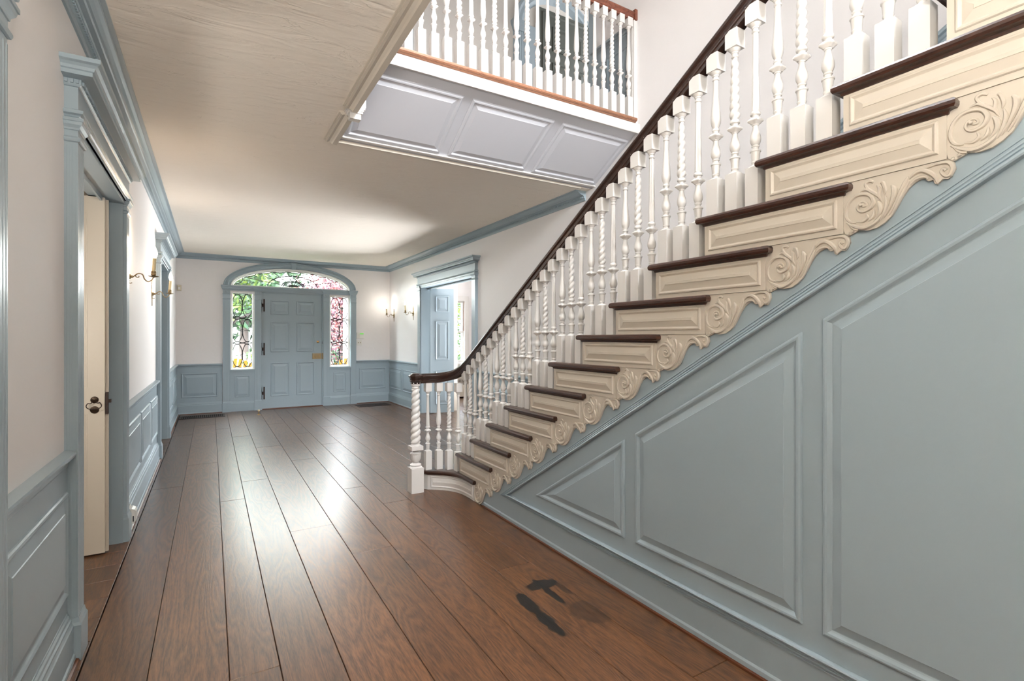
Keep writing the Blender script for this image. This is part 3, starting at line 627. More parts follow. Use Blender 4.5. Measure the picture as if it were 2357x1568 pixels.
mb=MB(); mb.lathe([(.046,.978),(.046,.996),(.054,1.000),(.054,1.008),(.050,1.012),(.054,1.030),(.064,1.040),(.065,1.050),(.056,1.060),(.042,1.066),(.038,1.072),(.0,1.073)],seg=8,smooth=False); o=obj('rail_cap',mb,'rail',nw); o.rotation_euler=(0,0,pi/8)

# ---- landing balustrade
lb=empty('landing_balustrade',(2.1,3.44,UF),'white turned balustrade along the upstairs landing with a reddish handrail','balustrade')
LB={kd:bal(kd,.942,.215) for kd in kinds}
seq=['vase','twist','fluted']
for i in range(-1,22):
    kd=seq[i%3]; x=1.188+.0999*i
    o=W(obj('baluster',LB[kd]),lb); o.location=(x,3.437,UF+.011)
mb=MB(); mb.sweep([(.83,3.437,UF+.945),(2,3.437,UF+.945),(RW,3.437,UF+.945)],RP); W(obj('handrail',mb,'rail_red',None,24),lb)
mb=MB(); mb.box(RW-.030,RW,3.395,3.479,UF+.940,UF+1.035); W(obj('rail_end_block',mb,'rail_red'),lb)
mb=MB(); pl=fluted_plan(3.400,3.474,.040,3,1,.005); mb.prism(pl,UF+.10,UF+.935,lambda u,h,z:(RW-h,u,z)); mb.box(RW-.046,RW,3.393,3.481,UF-.06,UF+.10); W(obj('half_newel',mb,'white'),lb)
mb=MB(); mb.box(.79,.893,3.395,3.50,UF,UF+1.02); W(obj('newel_post',mb,'white'),lb)
# ================================================================== FRONT DOOR ENSEMBLE
DX0,DX1,DT=.862,1.948,2.275
dr=sroot('door_1','grey-blue six-panelled front door with iron H hinges and brass rim lock','door')
def six_door(par,vm,u0,u1,z0,z1,cols,rows,mat,prof,thick=.045,h0=0):
    mb=MB(); mb.prism(rect(u0,u1,z0,z1),h0-thick,h0,vm); leaf=obj('door_leaf',mb,mat,par)
    for a,b in cols:
        for c,d in rows:
            mb=MB(); mb.ringpanel(rect(a,b,c,d),[(o,h0+h) for o,h in prof],vm); obj('raised_panel',mb,mat,par)
    return leaf
six_door(dr,mpB,DX0+.003,DX1-.003,.018,DT-.003,[(1.000,1.337),(1.470,1.807)],[(.247,.903),(1.112,1.700),(1.842,2.120)],'blue',PANEL,h0=-.005)
for zc in (2.018,1.170,.317):
    mb=MB(); hh=.120
    mb.box(.830,.852,D-.012,D-.004,zc-hh,zc+hh) ; mb.box(.874,.900,D-.004,D+.006,zc-hh,zc+hh); mb.box(.846,.880,D-.012,D+.002,zc-.030,zc+.030); mb.lathe([(.008,zc-.03),(.008,zc+.03)],(.861,D-.012),10)
    for z in (zc-.1,zc-.06,zc+.06,zc+.1): mb.lathe([(.005,0),(.003,.003)],seg=8,mp=lambda x,y,h,z=z:(.887+x,D-.004-h,z+y))
    obj('hinge',mb,'iron',dr)
mb=MB(); mb.lathe([(.020,0),(.020,.006),(.008,.008),(.008,.03),(.018,.036),(.022,.046),(.016,.056),(.0,.058)],seg=20,mp=lambda x,y,h:(1.868+x,D+.005-h,1.309+y)); obj('door_knob',mb,'brass',dr)
mb=MB(); mb.box(1.765,1.940,D-.022,D+.005,.958,1.072); mb.box(1.948,1.985,D-.030,D-.002,.955,1.075); lk=obj('rim_lock',mb,'old_brass',dr)
mb=MB(); c=[(1.812+.024*math.cos(t),D-.034,.998+.024*math.sin(t)) for t in [2*pi*i/20 for i in range(21)]]; mb.tube(c,.0035,6); mb.tube([(1.812,D-.022,1.025),(1.812,D-.036,1.022)],.006,8); obj('ring_pull',mb,'brass',lk)
mb=MB(); mb.box(1.862,1.900,D-.034,D-.022,1.012,1.020); mb.lathe([(.006,0),(.006,.012)],seg=10,mp=lambda x,y,h:(1.88+x,D-.022-h,1.016+y)); obj('lock_lever',mb,'brass',lk)
mb=MB(); mb.box(1.952,1.962,D-.012,D-.003,1.262,1.312); obj('strike_plate',mb,'iron',dr)
mb=MB(); mb.box(DX0-.02,DX1+.02,D-.05,D+.2,-.002,.016); obj('threshold',mb,'skirt',dr)

fs=sroot('trim_15','grey-blue arched surround with slim pilasters round the front door','door surround')
CAPB=[(0,2.115),(.004,2.117),(.006,2.124),(0,2.128),(0,2.205),(.005,2.207),(.007,2.214),(0,2.218),(0,2.285),(.006,2.292),(.016,2.312),(.022,2.326),(.024,2.345),(.030,2.350),(.030,2.372),(0,2.372)]
def fpil(u0,u1,p=.050):
    r=bpy.data.objects.new('pilaster',None); COL.objects.link(r); r.parent=fs
    mb=MB(); mb.prism(fluted_plan(u0,u1,p,4,1,.004),.20,2.11,pB); mb.prism([(u1-.001,0),(u1-.001,p-.001),(u0+.001,p-.001),(u0+.001,0)],0,2.37,pB); obj('shaft',mb,'blue',r)
    mb=MB(); mb.mold([(u0,-.002),(u0,p),(u1,p),(u1,-.002)],[(-.02,0),(.010,0),(.010,.178),(.004,.190),(.002,.200),(-.02,.205)],pB); obj('plinth',mb,'blue',r)
    mb=MB(); mb.mold([(u0,-.002),(u0,p),(u1,p),(u1,-.002)],CAPB+[(-.02,2.372),(-.02,2.115)],pB); um=(u0+u1)/2
    mb.ringpanel(rect(um-.030,um+.030,2.228,2.280),[(0,p-.002),(.002,p+.004),(.006,p+.001)],mpB)
    mb.lathe([(.018,0),(.015,.004),(.006,.004),(.005,.007),(0,.008)],seg=16,mp=lambda x,y,h:(um+x,D-p-.001-h,2.254+y)); obj('capital',mb,'blue',r)
for a,b in [(.192,.312),(.722,.838),(1.972,2.092),(2.516,2.630)]: fpil(a,b)
mb=MB(); mb.prism(rect(.300,2.525,2.278,2.372),-.10,.030,mpB)
mb.mold([(.300,.030),(2.525,.030)],[(0,2.285),(.004,2.300),(.012,2.318),(.014,2.335),(.024,2.345),(.024,2.365),(.018,2.372),(0,2.372)],pB); obj('transom_bar',mb,'blue',fs)
for a,b in [(.300,.734),(2.080,2.530)]:
    mb=MB(); mb.prism(rect(a,b,0,.782),-.12,.014,mpB); mb.mold([(a,.014),(b,.014)],[(0,0),(.022,0),(.022,.150),(.016,.160),(.010,.176),(.004,.186),(0,.19)],pB); mb.prism(rect(a+.008,b-.008,.758,.790),.012,.040,mpB)
    ap=obj('apron',mb,'blue',fs); w=(a+b)/2-.004
    mb=MB(); mb.ringpanel(rect(w-.126,w+.126,.268,.672),[(o,h+.014) for o,h in PANEL_S],mpB); obj('raised_panel',mb,'blue',ap)
mb=MB(); mb.prism(rect(.834,.864,0,2.28),-.12,.012,mpB); mb.prism(rect(1.946,1.976,0,2.28),-.12,.012,mpB); mb.prism(rect(.84,1.97,2.262,2.29),-.12,.012,mpB); obj('door_frame',mb,'blue',fs)
# arch casing
def ell(ax,az,n=56,z0=ZS): return [(CXF+ax*math.cos(pi*i/n),z0+az*math.sin(pi*i/n)) for i in range(n+1)]
AR=[(0,-.002),(0,.050),(.008,.056),(.018,.052),(.022,.040),(.028,.036),(.072,.036),(.078,.030),(.086,.028),(.094,.022),(.100,.022),(.108,.010),(.116,-.004)]
mb=MB(); mb.mold(ell(1.212,.478),AR,mpB); ar=obj('arch_casing',mb,'blue',fs,26)
mb=MB()
for i in range(3,177,1):
    if i%12 in (0,11): continue
    t=pi*i/180; c,s=math.cos(t),math.sin(t); p0=(CXF+1.178*c,ZS+.444*s); p1=(CXF+1.148*c,ZS+.414*s); d=Vector((p1[0]-p0[0],p1[1]-p0[1])); n_=Vector((-d.y,d.x)).normalized()*.0055
    mb.prism([(p0[0]+n_.x,p0[1]+n_.y),(p0[0]-n_.x,p0[1]-n_.y),(p1[0]-n_.x,p1[1]-n_.y),(p1[0]+n_.x,p1[1]+n_.y)],.035,.041,mpB)
obj('reeded_band',mb,'blue',ar)
mb=MB(); mb.prism([(CXF-.036,2.742),(CXF+.036,2.742),(CXF+.050,2.862),(CXF-.050,2.862)],0,.068,mpB); mb.prism([(CXF-.022,2.76),(CXF+.022,2.76),(CXF+.032,2.846),(CXF-.032,2.846)],.068,.076,mpB); mb.prism(rect(CXF-.056,CXF+.056,2.850,2.866),0,.080,mpB); obj('keystone',mb,'blue',ar)

# ---- leaded windows
def leaded(name,label,a,b,c,d,y):
    r=sroot(name,label,'window')
    mb=MB(); fr=[(0,0),(.0,.030),(.010,.034),(.016,.020),(.030,.016),(.036,.0)]
    mb.mold([(a,c),(b,c),(b,d),(a,d)],fr,lambda u,v,h:(u,D+.035-h,v),closed=True); mb.prism(rect(a-.03,b+.03,c-.03,c),-.1,0,lambda u,v,h:(u,D-h,v)) if False else None
    for u0,u1,v0,v1 in [(a-.03,a+.004,c-.03,d+.03),(b-.004,b+.03,c-.03,d+.03),(a,b,c-.03,c+.004),(a,b,d-.004,d+.03)]: mb.box(u0,u1,D-.004,D+y+.02,v0,v1)
    obj('window_frame',mb,'white',r)
    g0,g1,h0,h1=a+.030,b-.030,c+.030,d-.030
    mb=MB(); mb.box(g0-.01,g1+.01,y+D,y+D+.004,h0-.01,h1+.01); obj('glass_pane',mb,'glass',r)
    mb=MB(); w=g1-g0; n=3; ch=(h1-h0)/n; Y=D+y-.003; rd=.0078
    T=lambda pts,rr=rd: mb.tube([(p[0],Y,p[1]) for p in pts],rr,5)
    um=(g0+g1)/2
    for k in range(n):
        v0=h0+k*ch; vm=v0+ch/2
        for cx in (g0+w*.25,g1-w*.25): T([(cx+w*.25*math.cos(t),vm+ch*.46*math.sin(t)) for t in [2*pi*i/32 for i in range(33)]])
        T([(g0,vm),(um-.030,vm)],.0050); T([(um+.030,vm),(g1,vm)],.0050)
        T([(um-.030,vm),(um,vm+.040),(um+.030,vm),(um,vm-.040),(um-.030,vm)],.0060)
        for s in (1,-1):
            T([(um,vm+s*.04),(um,vm+s*.075)]); mb.lathe([(0,-.006),(.011,0),(0,.006)],seg=8,mp=lambda x,yy,h,s=s:(um+x,Y+h*.6,vm+s*.062+yy))
            e=v0 if s<0 else v0+ch
            T([(g0,e-s*.002),(g0+w*.2,e-s*.010),(g0+w*.36,e-s*.05),(g0+w*.5,e-s*.12)]) if False else None
            T(catmull([(um-w*.25,e-s*.030,0),(um-w*.13,e-s*.010,0),(um,e-s*.003,0),(um+w*.13,e-s*.010,0),(um+w*.25,e-s*.030,0)],4))
            T([(g0,e-s*.004),(g0+w*.12,e-s*.010),(g0+w*.25,e-s*.030)]); T([(g1,e-s*.004),(g1-w*.12,e-s*.010),(g1-w*.25,e-s*.030)])
        if k: mb.lathe([(0,-.005),(.016,0),(0,.005)],seg=8,mp=lambda x,yy,h:(um+x,Y+h*.6,v0+yy*.6))
    obj('lead_tracery',mb,'black',r)
    return r
leaded('window_1','leaded oval-patterned sidelight left of the front door',.318,.716,.788,2.268,.05)
leaded('window_2','leaded oval-patterned sidelight right of the front door',2.098,2.510,.788,2.268,.05)
r=sroot('window_3','elliptical leaded fanlight above the front door','window')
mb=MB(); mb.mold(ell(AX+.006,AZ+.006,56,2.372),[(0,-.10),(0,.012),(.010,.020),(.018,.010),(.024,.010),(.030,-.02),(.044,-.025),(.052,-.05),(.052,-.10)],mpB); mb.prism(rect(.32,2.50,2.368,2.392),-.1,-.02,mpB); obj('window_frame',mb,'white',r,26)
mb=MB(); e=ell(AX-.03,AZ-.03,40,2.375); mb.prism(e,-.054,-.050,mpB); obj('glass_pane',mb,'glass',r)
mb=MB(); Y=D+.046; zb=2.40; cx=1.412
T=lambda pts,rr=.0085: mb.tube([(p[0],Y,p[1]) for p in pts],rr,5)
EX,EZ=AX-.052,AZ-.072
ang=[pi*i/9 for i in range(1,9)]; E_=lambda t,k=1:(cx+EX*k*math.cos(t),zb+EZ*k*math.sin(t))
# rays at even spacing on the outer arc
tips=[(cx+EX*q,zb+EZ*math.sqrt(1-q*q)) for q in (-.86,-.62,-.36,-.10,.14,.38,.62,.86)]
for p in tips: T([(cx+(p[0]-cx)*.05,zb+(p[1]-zb)*.05),p],.0065)
allp=[(cx-EX,zb)]+tips+[(cx+EX,zb)]
for a,b in zip(allp[:-1],allp[1:]):
    m=((a[0]+b[0])/2+(cx-(a[0]+b[0])/2)*.06,(a[1]+b[1])/2-.018); T([(q.x,q.y) for q in catmull([(a[0],a[1],0),(m[0],m[1],0),(b[0],b[1],0)],5)],.0075)
for rx,rz in [(.46,.215),(.215,.118),(.185,.098),(.10,.036)]: T([(cx+rx*math.cos(pi*i/28),zb+rz*math.sin(pi*i/28)) for i in range(29)],.0085)
mb.lathe([(.085,-.004),(.085,.004)],seg=24,mp=lambda x,y,h:(cx+x,Y+h,zb+max(0,y)*.35)); obj('lead_tracery',mb,'black',r)
# right room window
r=sroot('window_4','white sash window glimpsed through the right doorway','window')
mb=MB()
for a,b,c,d in [(4.05,4.14,.79,2.25),(5.16,5.27,.79,2.25),(4.05,5.27,2.25,2.37)]: mb.box(a,b,D-.03,D+.01,c,d)
mb.box(4.02,5.30,D-.07,D+.02,.74,.785)
for a,b,c,d in [(4.12,4.16,.86,2.21),(5.13,5.18,.86,2.21),(4.12,5.18,.8,.86),(4.12,5.18,2.21,2.26),(4.16,5.13,1.50,1.55)]: mb.box(a,b,D+.04,D+.09,c,d)
for x in (4.39,4.65,4.91): mb.box(x-.009,x+.009,D+.05,D+.08,.85,2.22)
for z in (1.18,1.88): mb.box(4.15,5.14,D+.05,D+.08,z-.009,z+.009)
obj('window_frame',mb,'white',r)
mb=MB(); mb.box(4.14,5.15,D+.062,D+.066,.84,2.23); obj('glass_pane',mb,'glass',r)
mb=MB(); mb.box(5.155,5.172,D+.0,D+.03,1.55,2.25); obj('sash_cord_strip',mb,'skirt',r)
rc=empty('radiator_cover',(4.6,D-.15,0),'cream radiator cover with a square-hole grille under the side room window','radiator cover')
mb=MB(); mb.box(3.70,5.6,D-.27,D-.02,.03,.50); mb.box(3.68,5.62,D-.29,D-.02,.50,.525); W(obj('cabinet',mb,'cream'),rc)
mb=MB()
for i in range(44):
    for j in range(5): x=3.85+i*.036; mb.box(x,x+.022,D-.274,D-.269,.345+j*.030-.035,.363+j*.030-.035)
W(obj('grille',mb,'dark'),rc)

# ================================================================== DOORS
d2=sroot('door_2','cream panelled door standing open in the near left doorway','door')
vm=lambda u,v,h:(u,4.145-h,v)
mb=MB(); mb.prism(rect(-1.42,-.588,.012,2.300),-.040,0,vm); mb.prism(rect(-.590,-.572,.012,2.292),-.040,-.022,vm); obj('door_leaf',mb,'cream',d2)
for c,d in [(.204,.912),(1.082,1.776),(1.887,2.204)]:
    mb=MB(); mb.ringpanel(rect(-1.33,-.674,c,d),[(0,-.002),(0,.0015),(.006,.0015),(.008,-.0005),(.010,.001)],vm); obj('raised_panel',mb,'cream',d2)
hx=-.639
mb=MB(); mb.lathe([(.021,0),(.021,.004),(.016,.007),(.0,.009)],seg=20,mp=lambda x,y,h:(hx+x,4.145-h,1.000+y)); mb.lathe([(.023,0),(.023,.004),(.018,.006),(0,.006)],seg=20,mp=lambda x,y,h:(hx+x,4.145-h,.936+y)); mb.box(hx-.003,hx+.002,4.136,4.139,.927,.945); pl=obj('lock_plate',mb,'bronze',d2)
mb=MB(); hp=catmull([(hx-.011,4.13,.988),(hx-.014,4.127,.980),(hx-.022,4.124,.978),(hx-.030,4.122,.980),(hx-.038,4.121,.966),(hx-.034,4.121,.952),(hx-.018,4.121,.943),(hx,4.121,.942),(hx+.018,4.121,.943),(hx+.034,4.121,.952),(hx+.038,4.121,.966),(hx+.030,4.122,.982),(hx+.022,4.124,.980),(hx+.014,4.127,.981),(hx+.011,4.13,.988)],4); mb.tube(hp,.0028,7); obj('drop_handle',mb,'iron',pl)
mb=MB(); mb.box(-.584,-.570,4.140,4.170,.905,1.045); mb.box(-.570,-.556,4.150,4.165,.976,.998); obj('mortise_lock',mb,'iron',d2)
d3=sroot('door_3','grey-blue panelled leaf folded open in the right doorway','door')
A=Vector((3.455,8.735)); B=Vector((3.885,8.640)); dd=(B-A).normalized(); nn=Vector((dd.y,-dd.x))
vm=lambda u,v,h:(A.x+dd.x*u+nn.x*h,A.y+dd.y*u+nn.y*h,v); Lw=(B-A).length
mb=MB(); mb.prism(rect(0,Lw,.010,2.295),-.04,0,vm); obj('door_leaf',mb,'blue',d3)
for c,d in [(.16,.78),(.98,1.70),(1.86,2.16)]:
    mb=MB(); mb.ringpanel(rect(.095,Lw-.095,c,d),PANEL,vm); obj('raised_panel',mb,'blue',d3)
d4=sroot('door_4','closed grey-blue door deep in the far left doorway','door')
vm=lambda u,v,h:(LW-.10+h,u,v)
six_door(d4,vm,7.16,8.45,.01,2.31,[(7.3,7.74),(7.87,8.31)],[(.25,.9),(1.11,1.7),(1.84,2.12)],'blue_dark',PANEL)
# ================================================================== UPSTAIRS HALL
vU=lambda u,v,h:(u,5.5-h,v); pU=lambda u,h,z:(u,5.5-h,z)
d5=sroot('door_5','dark green panelled door seen between the landing balusters','door')
six_door(d5,vU,3.72,4.66,UF+.01,5.66,[(3.86,4.14),(4.25,4.53)],[(UF+.25,UF+.9),(UF+1.1,UF+1.65),(UF+1.8,UF+2.12)],'green_dark',PANEL,h0=.05)
mb=MB(); mb.mold([(3.64,UF),(3.64,5.70),(4.78,5.70),(4.78,UF)][::-1],[(0,0),(0,.03),(.02,.05),(.05,.045),(.07,.06),(.09,.05),(.09,0)],vU); struct('trim_16',mb,'green_dark','dark green casing round the upstairs door','door casing')
r=sroot('trim_17','grey-blue fluted arch surround on the upstairs wall','arch surround')
mb=MB(); mb.prism(fluted_plan(3.29,3.44,.05,4,1),UF,5.30,lambda u,h,z:pU(u,h,z)); mb.mold([(3.29,0),(3.29,.05),(3.44,.05),(3.44,0)],[(-.02,5.28),(.006,5.28),(.01,5.30),(.02,5.33),(.035,5.36),(.04,5.40),(-.02,5.40)],pU); mb.box(3.44,3.64,5.46,5.49,UF,5.40); obj('pilaster',mb,'blue',r)
cxu=3.95
mb=MB(); mb.mold([(cxu+.66*math.cos(t),5.40+.55*math.sin(t)) for t in [pi*i/30 for i in range(31)]],[(0,0),(0,.05),(.03,.06),(.06,.045),(.10,.05),(.13,.02),(.15,0)],vU); obj('arch_casing',mb,'blue',r)
mb=MB(); mb.mold([(1.80,UF),(1.80,5.9)],[(0,0),(0,.03),(.03,.05),(.09,.045),(.12,.06),(.16,.02),(.16,0)],lambda u,v,h:(1.98-(1.80-u)-.02,5.5-h,v)); mb.box(1.60,1.80,5.47,5.5,UF,5.9)
struct('trim_18',mb,'blue','blue casing of an upstairs doorway behind the first landing balusters','door casing')
mb=MB(); mb.box(1.20,1.82,5.46,5.48,UF,5.9); tag(obj('door_6',mb,'green_dark'),'green strip of an upstairs door behind the first landing balusters','door',None,'structure')
# right upper wall end casing and wainscot beside the landing newel
r=sroot('trim_19','blue wainscot panel on the upstairs wall beside the half newel','wainscoting')
mb=MB(); mb.prism(rect(3.47,4.02,UF,UF+.92),0,.010,mpR); obj('field',mb,'blue',r)
mb=MB(); mb.mold([(3.47,0),(4.03,0)],[(o,z+UF+.03) for o,z in RAIL],pR); obj('chair_rail',mb,'blue',r)
for a,b in [(3.50,3.72),(3.78,3.98)]:
    mb=MB(); mb.ringpanel(rect(a,b,UF+.30,UF+.76),PANEL_S,lambda u,v,h:mpR(u,v,h+.01)); obj('raised_panel',mb,'blue',r)
mb=MB(); mb.box(RW-.012,RW+.23,4.025,4.065,UF,5.7); mb.box(RW-.02,RW,3.98,4.07,UF,5.7); obj('end_casing',mb,'blue',r)

# ================================================================== SMALL THINGS
def sconce(loc,label,rz,bulb,group,warm):
    r=empty('wall_sconce',loc,label,'wall sconce',group,None,rz)
    mb=MB(); pr=[(-.128,.003),(-.118,.010),(-.100,.006),(-.085,.012),(-.060,.010),(-.045,.026),(-.020,.040),(0,.042),(.022,.038),(.040,.022),(.055,.014),(.070,.022),(.090,.024),(.108,.014),(.120,.018),(.135,.010),(.150,.003)]
    out=[(w,z) for z,w in pr]+[(-w,z) for z,w in pr[::-1]]
    mb.ringpanel(out,[(0,0),(0,.004),(.002,.007)],lambda u,v,h:(h,u,v)); mb.lathe([(.022,0),(.018,.012),(.010,.016),(.010,.026),(0,.028)],seg=16,mp=lambda x,y,h:(h+.004,x,y)); obj('backplate',mb,'old_brass',r)
    mb=MB(); a=catmull([(.015,0,0),(.030,0,-.002),(.046,0,.014),(.066,0,.027),(.090,0,.020),(.103,0,-.014),(.125,0,-.032),(.148,0,-.018),(.159,0,.004)],5); mb.tube(a,.0042,8)
    mb.tube(catmull([(.058,0,.026),(.050,0,.018),(.048,0,.004),(.058,0,-.004),(.068,0,.000),(.066,0,.008)],4),.0032,6); mb.tube(catmull([(.012,0,-.030),(.004,0,-.040),(.012,0,-.050),(.026,0,-.046)],4),.0034,6); obj('arm',mb,'old_brass',r)
    mb=MB(); mb.lathe([(.004,.000),(.012,.004),(.034,.009),(.035,.012),(.012,.010),(.012,.014),(.017,.020),(.018,.030),(.015,.034),(.017,.040),(.015,.052),(.012,.052)],(.160,0),20); obj('drip_pan',mb,'old_brass',r)
    mb=MB(); mb.lathe([(.0125,.046),(.0125,.150),(.010,.152)],(0,0),16,mp=lambda x,y,z:(.160+x+(z-.046)*.06,y,z)); obj('candle',mb,'candle',r)
    mb=MB(); mb.lathe([(.006,.150),(.010,.158),(.0165,.175),(.0180,.190),(.0155,.208),(.010,.224),(.004,.238),(0,.246)],(.168,0),16); obj('bulb',mb,bulb,r)
    v=Matrix.Rotation(rz,3,'Z')@Vector((.178,0,.20)); point('sconce_light',(loc[0]+v.x,loc[1]+v.y,loc[2]+.20+.07),*warm)
    return r
G='single-candle wall sconces in the hall'
sconce((LW,4.80,1.862),'lit brass wall sconce on the left wall, just past the near doorway',0,'bulb',G,(2.6,(1,.76,.54),.03))
sconce((LW,6.60,1.862),'lit brass wall sconce on the left wall, just before the far doorway',0,'bulb',G,(2.6,(1,.76,.54),.03))
sconce((RW,10.564,1.862),'lit wall sconce on the right wall close to the front corner',pi,'bulb_cool',G,(1.7,(1,.93,.84),.03))
sconce((RW,9.369,1.862),'lit wall sconce on the right wall beside the doorway surround',pi,'bulb_cool',G,(1.7,(1,.93,.84),.03))
kp=empty('alarm_keypad',(2.72,D,1.42),'white alarm keypad with green display right of the front door','keypad')
mb=MB(); mb.ringpanel(rect(2.645,2.800,1.368,1.500),[(0,0),(0,.018),(.004,.024)],mpB); W(obj('housing',mb,'plastic'),kp)
mb=MB(); mb.ringpanel(rect(2.712,2.790,1.458,1.486),[(0,.022),(.001,.0255)],mpB); W(obj('display',mb,'lcd'),kp)
mb=MB()
for i in range(4):
    for j in range(3): mb.ringpanel(rect(2.665+j*.016,2.675+j*.016,1.392+i*.022,1.402+i*.022),[(0,.022),(.001,.026)],mpB)
W(obj('keys',mb,'beige_plastic'),kp)
sw=empty('light_switch',(2.70,D,1.28),'white double light switch plate under the alarm keypad','light switch')
mb=MB(); mb.ringpanel(rect(2.652,2.756,1.225,1.342),[(0,0),(0,.005),(.003,.007)],mpB); W(obj('plate',mb,'plastic'),sw)
for x in (2.681,2.727):
    mb=MB(); mb.box(x-.006,x+.006,D-.018,D-.006,1.276,1.294); W(obj('toggle',mb,'old_brass'),sw)
ms=empty('motion_sensor',(-.50,D-.01,2.28),'small beige motion sensor high in the left front corner','sensor')
mb=MB(); mb.ringpanel(rect(-.520,-.455,2.235,2.335),[(0,0),(0,.040),(.012,.055)],lambda u,v,h:(u,D-.001-h,v)); W(obj('housing',mb,'beige_plastic'),ms)
mb=MB(); mb.ringpanel(rect(-.505,-.470,2.255,2.300),[(0,.054),(.002,.058)],lambda u,v,h:(u,D-.001-h,v)); W(obj('lens',mb,'plastic'),ms)
def register(x0,x1,y0,y1,label,n,cross):
    r=empty('floor_register',((x0+x1)/2,(y0+y1)/2,0),label,'floor vent','floor registers by the front wall')
    mb=MB(); mb.box(x0,x1,y0,y1,.0005,.002); W(obj('duct_opening',mb,'dark'),r)
    mb=MB(); mb.mold([(x0,y0),(x1,y0),(x1,y1),(x0,y1)],[(0,.0),(0,.005),(.004,.007),(.030,.007),(.034,.002),(.034,0)],lambda u,v,h:(u,v,h),closed=True); W(obj('frame',mb,'iron'),r)
    mb=MB()
    for i in range(n): x=x0+.034+(x1-x0-.068)*(i+.5)/n; mb.box(x-.005,x+.005,y0+.03,y1-.03,.002,.006)
    for j in range(1,cross): y=y0+(y1-y0)*j/cross; mb.box(x0+.03,x1-.03,y-.005,y+.005,.002,.006)
    W(obj('grille',mb,'iron'),r)
register(-.470,.215,10.255,10.615,'dark metal floor register in the left front corner',20,2)
register(2.545,3.205,10.245,10.625,'dark metal floor register in the right front corner',26,7)
dsx,dsy=.745,10.20
r=empty('door_stop',(dsx,dsy,0),'small brass door stop on the floor by the front door hinge side','door stop')
mb=MB(); mb.lathe([(.032,0),(.032,.004),(.012,.010),(.007,.016),(.007,.055),(.013,.060),(.013,.066)],seg=18); obj('post',mb,'brass',r)
mb=MB(); mb.lathe([(.018,.064),(.020,.070),(.020,.084),(.016,.088)],seg=18); obj('bumper',mb,'candle',r)
r=empty('plug_in_device',(LW+.034,4.57,.10),'white plug-in gadget on the left baseboard near the doorway','plug-in device')
mb=MB(); mb.ringpanel(rect(4.515,4.615,.055,.165),[(0,.034),(0,.052),(.008,.070),(.022,.078)],mpL); W(obj('housing',mb,'plastic'),r)
mb=MB(); mb.ringpanel(rect(4.502,4.632,.045,.175),[(0,.028),(0,.036),(.002,.037)],mpL); W(obj('wall_plate',mb,'plastic'),r)
mb=MB(); mb.box(LW+.060,LW+.066,4.5145,4.517,.075,.115); W(obj('slot',mb,'dark'),r)

# ================================================================== OUTSIDE
mb=MB(); mb.box(-30,45,D+3.2,80,-.6,-.15); struct('ground',mb,'grass','lawn in front of the house','lawn')
mb=MB(); mb.box(-1,6.5,D+.25,D+3.2,-.4,-.10); struct('porch_floor',mb,'stone','pale paved porch outside the front door','porch')
mb=MB(); mb.box(-.9,4.0,D+.25,D+2.6,3.15,3.3); struct('porch_roof',mb,'white','white porch roof outside the front door','porch roof')
for x,l in ((2.98,'white porch column seen through the right sidelight'),(-.16,'white porch column left of the front door')):
    r=empty('porch_column',(x,D+2.35,-.10),l,'column')
    mb=MB(); mb.lathe([(.13,0),(.13,.06),(.105,.10),(.10,.15),(.098,1.5),(.088,3.05)],seg=24); obj('shaft',mb,'white',r)
    mb=MB(); mb.box(-.15,.15,-.15,.15,3.10,3.25); mb.lathe([(.088,3.04),(.12,3.10)],seg=24); obj('capital',mb,'white',r)
ln=empty('porch_lantern',(1.40,12.0,2.5),'pale metal lantern hanging outside above the fanlight','lantern')
mb=MB(); mb.lathe([(.01,.30),(.03,.27),(.05,.24),(.16,.17),(.20,.15),(.20,.13),(.12,.13)],seg=6,smooth=False); obj('hood',mb,'leadgrey',ln)
mb=MB(); mb.lathe([(.115,.13),(.085,-.12),(.0,-.13)],seg=6,smooth=False); obj('glass_body',mb,'glass',ln)
mb=MB()
for i in range(6): t=2*pi*i/6; mb.tube([(.118*math.cos(t),.118*math.sin(t),.13),(.088*math.cos(t),.088*math.sin(t),-.12)],.007,5)
mb.lathe([(.09,-.12),(.09,-.14),(.02,-.17),(0,-.2)],seg=6); mb.tube([(0,0,.28),(0,0,.65)],.008,6); obj('frame',mb,'leadgrey',ln)
